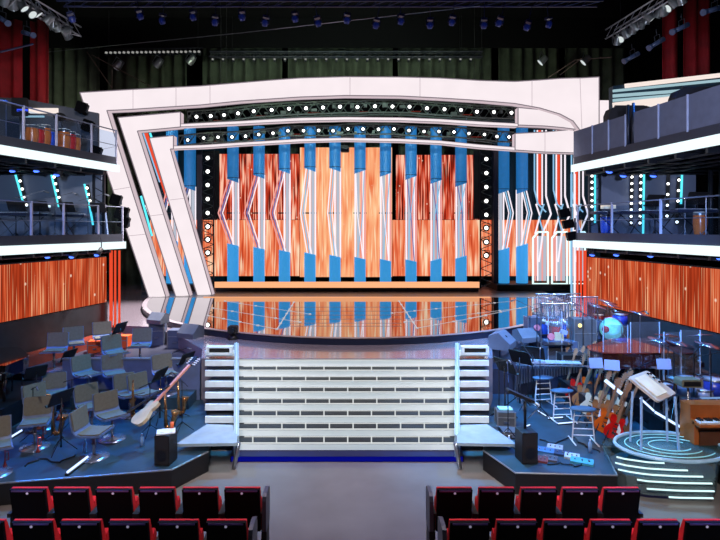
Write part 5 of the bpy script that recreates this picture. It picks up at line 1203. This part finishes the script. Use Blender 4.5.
for x, Y, k_, s_, lb in [(32, 14.3, 'wood', 1.0, 'wooden conga on the upper left balcony, leftmost'), (38, 14.5, 'red', 1.0, 'red conga on the upper left balcony, left group'), (44, 14.7, 'wood', 1.1, 'wooden conga on the upper left balcony, tall one of left group'), (50, 14.9, 'blue', 1.0, 'blue conga on the upper left balcony between the groups'), (64, 15.1, 'wood', 1.05, 'wooden conga on the upper left balcony, right group'), (70, 15.3, 'red', 1.0, 'red conga on the upper left balcony, right group'), (75, 15.5, 'wood', .95, 'wooden conga on the upper left balcony nearest the arch')]:
    put(conga, (xs(x, Y), Y, zU), 0, lb, 'conga', 'congas on the upper left balcony', args=(k_,), sc=s_)
for x, Y, lb in [(25, 14.4, 'cymbal on the upper left balcony at the left'), (62, 15.4, 'cymbal on the upper left balcony above the right congas'), (78, 15.8, 'cymbal on the upper left balcony nearest the arch'), (6, 13.2, 'cymbal on the upper left balcony at the picture edge')]:
    put(cymbal, (xs(x, Y), Y, zU), 1., lb, 'cymbal', 'cymbals on the upper left balcony', sc=1.05)
o = empty('hanging_lamp', P(60, 117, 15.2), 0, 'black round hood over the congas on the upper left balcony', 'lamp'); MB().ball((0, 0, 0), .17, 12, .7).build('hood', m_black, o); MB().cyl((0, 0, 0), (0, .1, -1.7), .015, n=5).build('pole', m_dark, o)
o = empty('balcony_monitor', P(20, 107, 15), 0, 'blue edged monitor on a post on the upper left balcony', 'monitor')
MB().rbox((0, 0, 0), (.42, .1, .5), .03).build('case', m_black, o); MB().box((.1, -.06, -.1), (.3, .02, .06)).build('blue_light', glow('blue bar', (60, 90, 255), 1.2), o); MB().cyl((0, .02, -.2), (0, .02, -1.35), .03, n=8).build('post', m_steel, o)
# wall mounted equipment next to left arch leg
for k, (x, y, s_) in enumerate([(82, 108, .3), (88, 126, .3), (96, 152, .3), (116, 200, .3), (122, 213, .36), (124, 222, .3)]):
    o = empty('hanging_speaker', P(x, y, 16.9), .2, ['black hanging speaker at the top left end of the arch', 'black hanging speaker below the top one beside the outer frame', 'black hanging speaker beside the upper left balcony end', 'black speaker beside the lower left balcony corner, top', 'black speaker beside the lower left balcony corner, biggest', 'black speaker beside the lower left balcony corner, bottom'][k], 'loudspeaker', 'black speakers beside the left leg')
    MB().rbox((0, 0, 0), (s_, .3, s_*1.15), .04, (0, .3, 0)).build('cabinet', m_void, o); MB().box((s_*.5, 0, 0), (.05, .05, s_)).build('bracket', m_dark, o)
for k, (x, y) in enumerate([(562, 213), (566, 224), (570, 236)]):
    o = empty('hanging_speaker', P(x+2, y, 16.6), -.2, 'black speaker beside the lower right balcony corner, %s' % ['top', 'middle', 'bottom'][k], 'loudspeaker', 'black speakers at the right corner')
    MB().rbox((0, 0, 0), (.3, .3, .26), .03, (0, -.2, 0)).build('cabinet', m_void, o); MB().box((.2, 0, 0), (.05, .05, .36)).build('bracket', m_dark, o)
mb = MB()
for dx in (0, .5): mb.cyl((10.1+dx*.6, 15.0, 3.95), (10.1+dx*.6, 15.0, 6.0), .06, n=8)
tag(mb.build('double_post', m_dark), 'pair of dark posts at the right of the lower right balcony', 'post')
# ================================================================== lighting rig
def truss_straight(name, a, b, wdt, label, m_=m_dark):
    a = Vector(a); b = Vector(b); d = b-a; n_ = max(2, int(d.length/wdt/1.2)); s1 = Vector((0, 0, wdt)); s2 = d.normalized().cross(Vector((0, 0, 1)))*wdt
    o = empty(name, (0, 0, 0), 0, label, 'truss')
    for off in (Vector(), s1, s2, s1+s2): MB().cyl(a+off, b+off, .03, n=6).build('chord', m_, o)
    for t_ in (.08, .92): MB().cyl(a+d*t_+s1, Vector(((a+d*t_+s1).x, (a+d*t_+s1).y, 15.)), .012, n=5).build('hanger_cable', m_black, o)
    mb = MB()
    for i in range(n_):
        p, q = a+d*(i/n_), a+d*((i+1)/n_)
        mb.cyl(p, q+s1, .015, n=4).cyl(p+s2, q+s1+s2, .015, n=4).cyl(p, q+s2, .015, n=4)
    mb.build('bracing', m_, o)
m_rig = mat('blue lit alu', (40, 46, 80), .4, .3)  # blue light is mixed into the aluminium colour
truss_straight('ceiling_truss', (-8.5, 16.2, 10.95), (7.5, 16.2, 10.95), .4, 'long horizontal truss under the ceiling across the top', m_rig)
truss_straight('side_truss', (-10.0, 20.3, 11.5), (-10.7, 15.8, 11.6), .35, 'truss full of spotlights at the top left', m_steel)
truss_straight('side_truss', (10.2, 20.6, 11.5), (10.7, 15.8, 11.5), .35, 'truss full of spotlights at the top right', m_steel)
truss_straight('back_truss', (-6.9, 27.3, 12.9), (6.8, 27.3, 12.9), .25, 'thin truss along the lower edge of the black border', m_dark)
a, b = P(0, 52, 19), P(33, 44, 20); tag(MB().tube([a, b], .04, 6).build('bar', m_rig), 'blue lit bar over the red curtains at the left', 'bar')
a, b = P(48, 52, 24), P(240, 33, 20); tag(MB().tube([a, b], .012, 4).tube([b, P(480, 6, 16)], .012, 4).build('steel_cable', m_steel), 'thin steel cable crossing the dark ceiling diagonally', 'cable')
for k, (p, q_) in enumerate([((87, 52), (112, 88)), ((92, 55), (150, 86)), ((112, 70), (112, 88)), ((548, 78), (575, 60)), ((575, 60), (612, 57)), ((560, 75), (582, 58))]):
    tag(MB().tube([P(*p, 26), P(*q_, 25)], .025, 5).build('guy_wire', mat('brown bar', (96, 84, 76), .5)), 'thin guy bar above the arch, %s from the left' % ORD[k], 'bar', 'guy bars above the arch')
def head():
    o = empty('moving_head_light')
    MB().box((0, 0, .28), (.3, .24, .12)).build('base', m_rig, o)
    MB().cyl((0, 0, .3), (0, 0, 1.15), .02, n=5).build('clamp', m_rig, o)
    MB().tube([(-.17, 0, .24), (-.18, 0, -.05)], .03, 6).tube([(.17, 0, .24), (.18, 0, -.05)], .03, 6).build('yoke', m_rig, o)
    MB().lathe([(.06, .14), (.13, .08), (.15, -.05), (.12, -.17)], n=14, rot=(.5, 0, 0)).build('head', mat('navy head', (34, 44, 90), .35, 0, .1, (30, 50, 150)), o)
    MB().lathe([(.12, -.172), (1e-4, -.175)], n=14, rot=(.5, 0, 0)).build('lens', mat('bluish lens', (120, 140, 210), .15, 0, .35), o); return o
hd = [(72, 19), (140, 16), (162, 20.5), (193, 17), (215, 22), (242, 17), (265, 22.5), (295, 18.5), (318, 23), (347, 20), (376, 25), (401, 21), (430, 25), (452, 22), (484, 25), (499, 23), (527, 27), (549, 24)]
for k, (x, y) in enumerate(hd):
    put(head, P(x, y, 16.1), random.uniform(-.6, .6), 'blue lit moving head light hanging across the top, %s from the left' % ORD[k], 'stage light', 'moving heads across the top', sc=.6, rx=0, ry=random.uniform(-.35, .35))
def par():
    o = empty('par_can')
    MB().lathe([(.05, .24), (.1, .2), (.11, 0), (.13, -.04)], n=12, rot=(.7, 0, 0), cap=False).build('can', mat('silver can', (130, 135, 140), .3, .5), o)
    MB().lathe([(.115, -.035), (1e-4, -.05)], n=12, rot=(.7, 0, 0)).build('lens', glow('soft lens', (225, 235, 235), .9), o)
    MB().tube([(-.14, 0, 0), (-.14, 0, .3), (.14, 0, .3), (.14, 0, 0)], .014, 5).build('yoke', m_steel, o); return o
lp = [(4, 3), (13, 7), (24, 8), (32, 14), (38, 14), (47, 21), (53, 27), (58, 29), (64, 32), (68, 37)]
for k, (x, y) in enumerate(lp):
    t = x/75; Y = 16.2+t*3.8
    put(par, P(x, y, Y), random.uniform(-1.5, 1.5), 'silver spotlight on the top left truss, %s from the picture edge' % ORD[k], 'stage light', 'spotlights of the top left truss', sc=1.2, ry=random.uniform(-.8, .8))
rp = [(617, 43), (621, 39), (627, 36), (632, 32), (636, 29), (641, 26), (646, 22), (651, 19), (657, 16), (664, 13), (669, 8), (676, 5), (682, 2)]
for k, (x, y) in enumerate(rp):
    t = (690-x)/77; Y = 16.2+t*4
    put(par, P(x, y, Y), random.uniform(-1.5, 1.5), 'silver spotlight on the top right truss, %s from its lower end' % ORD[k], 'stage light', 'spotlights of the top right truss', sc=1.1, ry=random.uniform(-.8, .8))
def profile():
    o = empty('profile_spotlight')
    mm = mat('blue grey body', (50, 60, 84), .4, 0, .03, (70, 100, 170))
    MB().cyl((-.3, 0, -.1), (.25, 0, .12), .07, .09, 12).build('body', mm, o)
    MB().cyl((-.3, 0, -.1), (-.42, 0, -.15), .09, .11, 12).build('hood', mm, o)
    MB().tube([(0, -.12, 0), (0, -.12, .28), (0, .12, .28), (0, .12, 0)], .014, 5).cyl((0, 0, .28), (0, 0, .5), .015, n=5).build('yoke', m_dark, o); return o
for k, (x, y, Y) in enumerate([(633, 57, 17.5), (658, 43, 16.6), (682, 28, 15.8), (714, 10, 15.), (27, 34, 17), (2, 20, 16)]):
    put(profile, P(x, y, Y), [.2, .2, .2, .2, 2.6, 2.6][k], ['blue grey profile spotlight below the top right truss, %s from its lower end' % ORD[k], 'blue grey profile spotlight above the left red curtains, %s' % ['right one', 'left one'][k % 2]][k > 3], 'stage light', 'profile spotlights', sc=.85, ry=random.uniform(-.2, .1))
def batten_light():
    o = empty('batten_light'); MB().rbox((0, 0, 0), (.14, .14, .2), .03, (0, .3, 0)).build('body', m_dark, o)
    MB().box((0, -.08, .04), (.12, .02, .1), (0, .3, 0)).build('lens', glow('dim batten lens', (190, 190, 185), .55), o); MB().cyl((0, 0, .1), (0, 0, .25), .012, n=5).build('hook', m_dark, o); return o
def pipe(a, b, label):
    o = empty('lamp_pipe', (0, 0, 0), 0, label, 'pipe', 'lamp pipes'); MB().cyl(a, b, .025, n=6).build('bar', m_dark, o)
    for t_ in (.05, .95):
        q = a.lerp(b, t_); MB().cyl(q, (q.x, q.y, 15.), .01, n=5).build('hanger_cable', m_black, o)
up_ = Vector((0, 0, .25))
pipe(P(104, 54, 26.6)+up_, P(203, 53, 26.6)+up_, 'dark pipe carrying the lamp row above the left of the arch')
pipe(P(208, 60.2, 27.2)+up_*.8, P(475, 60.2, 27.2)+up_*.8, 'dark pipe carrying the dim lamps along the black border')
for k in range(22):
    put(batten_light, P(107+k*4.4, 54-.05*k, 26.6), 0, 'small white lamp in the row above the left of the arch, %s from the left' % ORD[k], 'stage light', 'row of small lamps above the left of the arch', sc=1)
for k in range(26):
    put(batten_light, P(213+k*10.3, 60.2, 27.2), 0, 'small dim lamp along the black border edge, %s from the left' % ORD[k], 'stage light', 'row of dim lamps along the black border', sc=.8)
for k, (x, y) in enumerate([(116, 67), (156, 65), (189, 62), (541, 62), (584, 62)]):
    put(par, P(x, y, 25.8), .8, 'lone spotlight against the green curtain, %s from the left' % ORD[k], 'stage light', 'lone spotlights above the arch', sc=1.5, ry=.5)
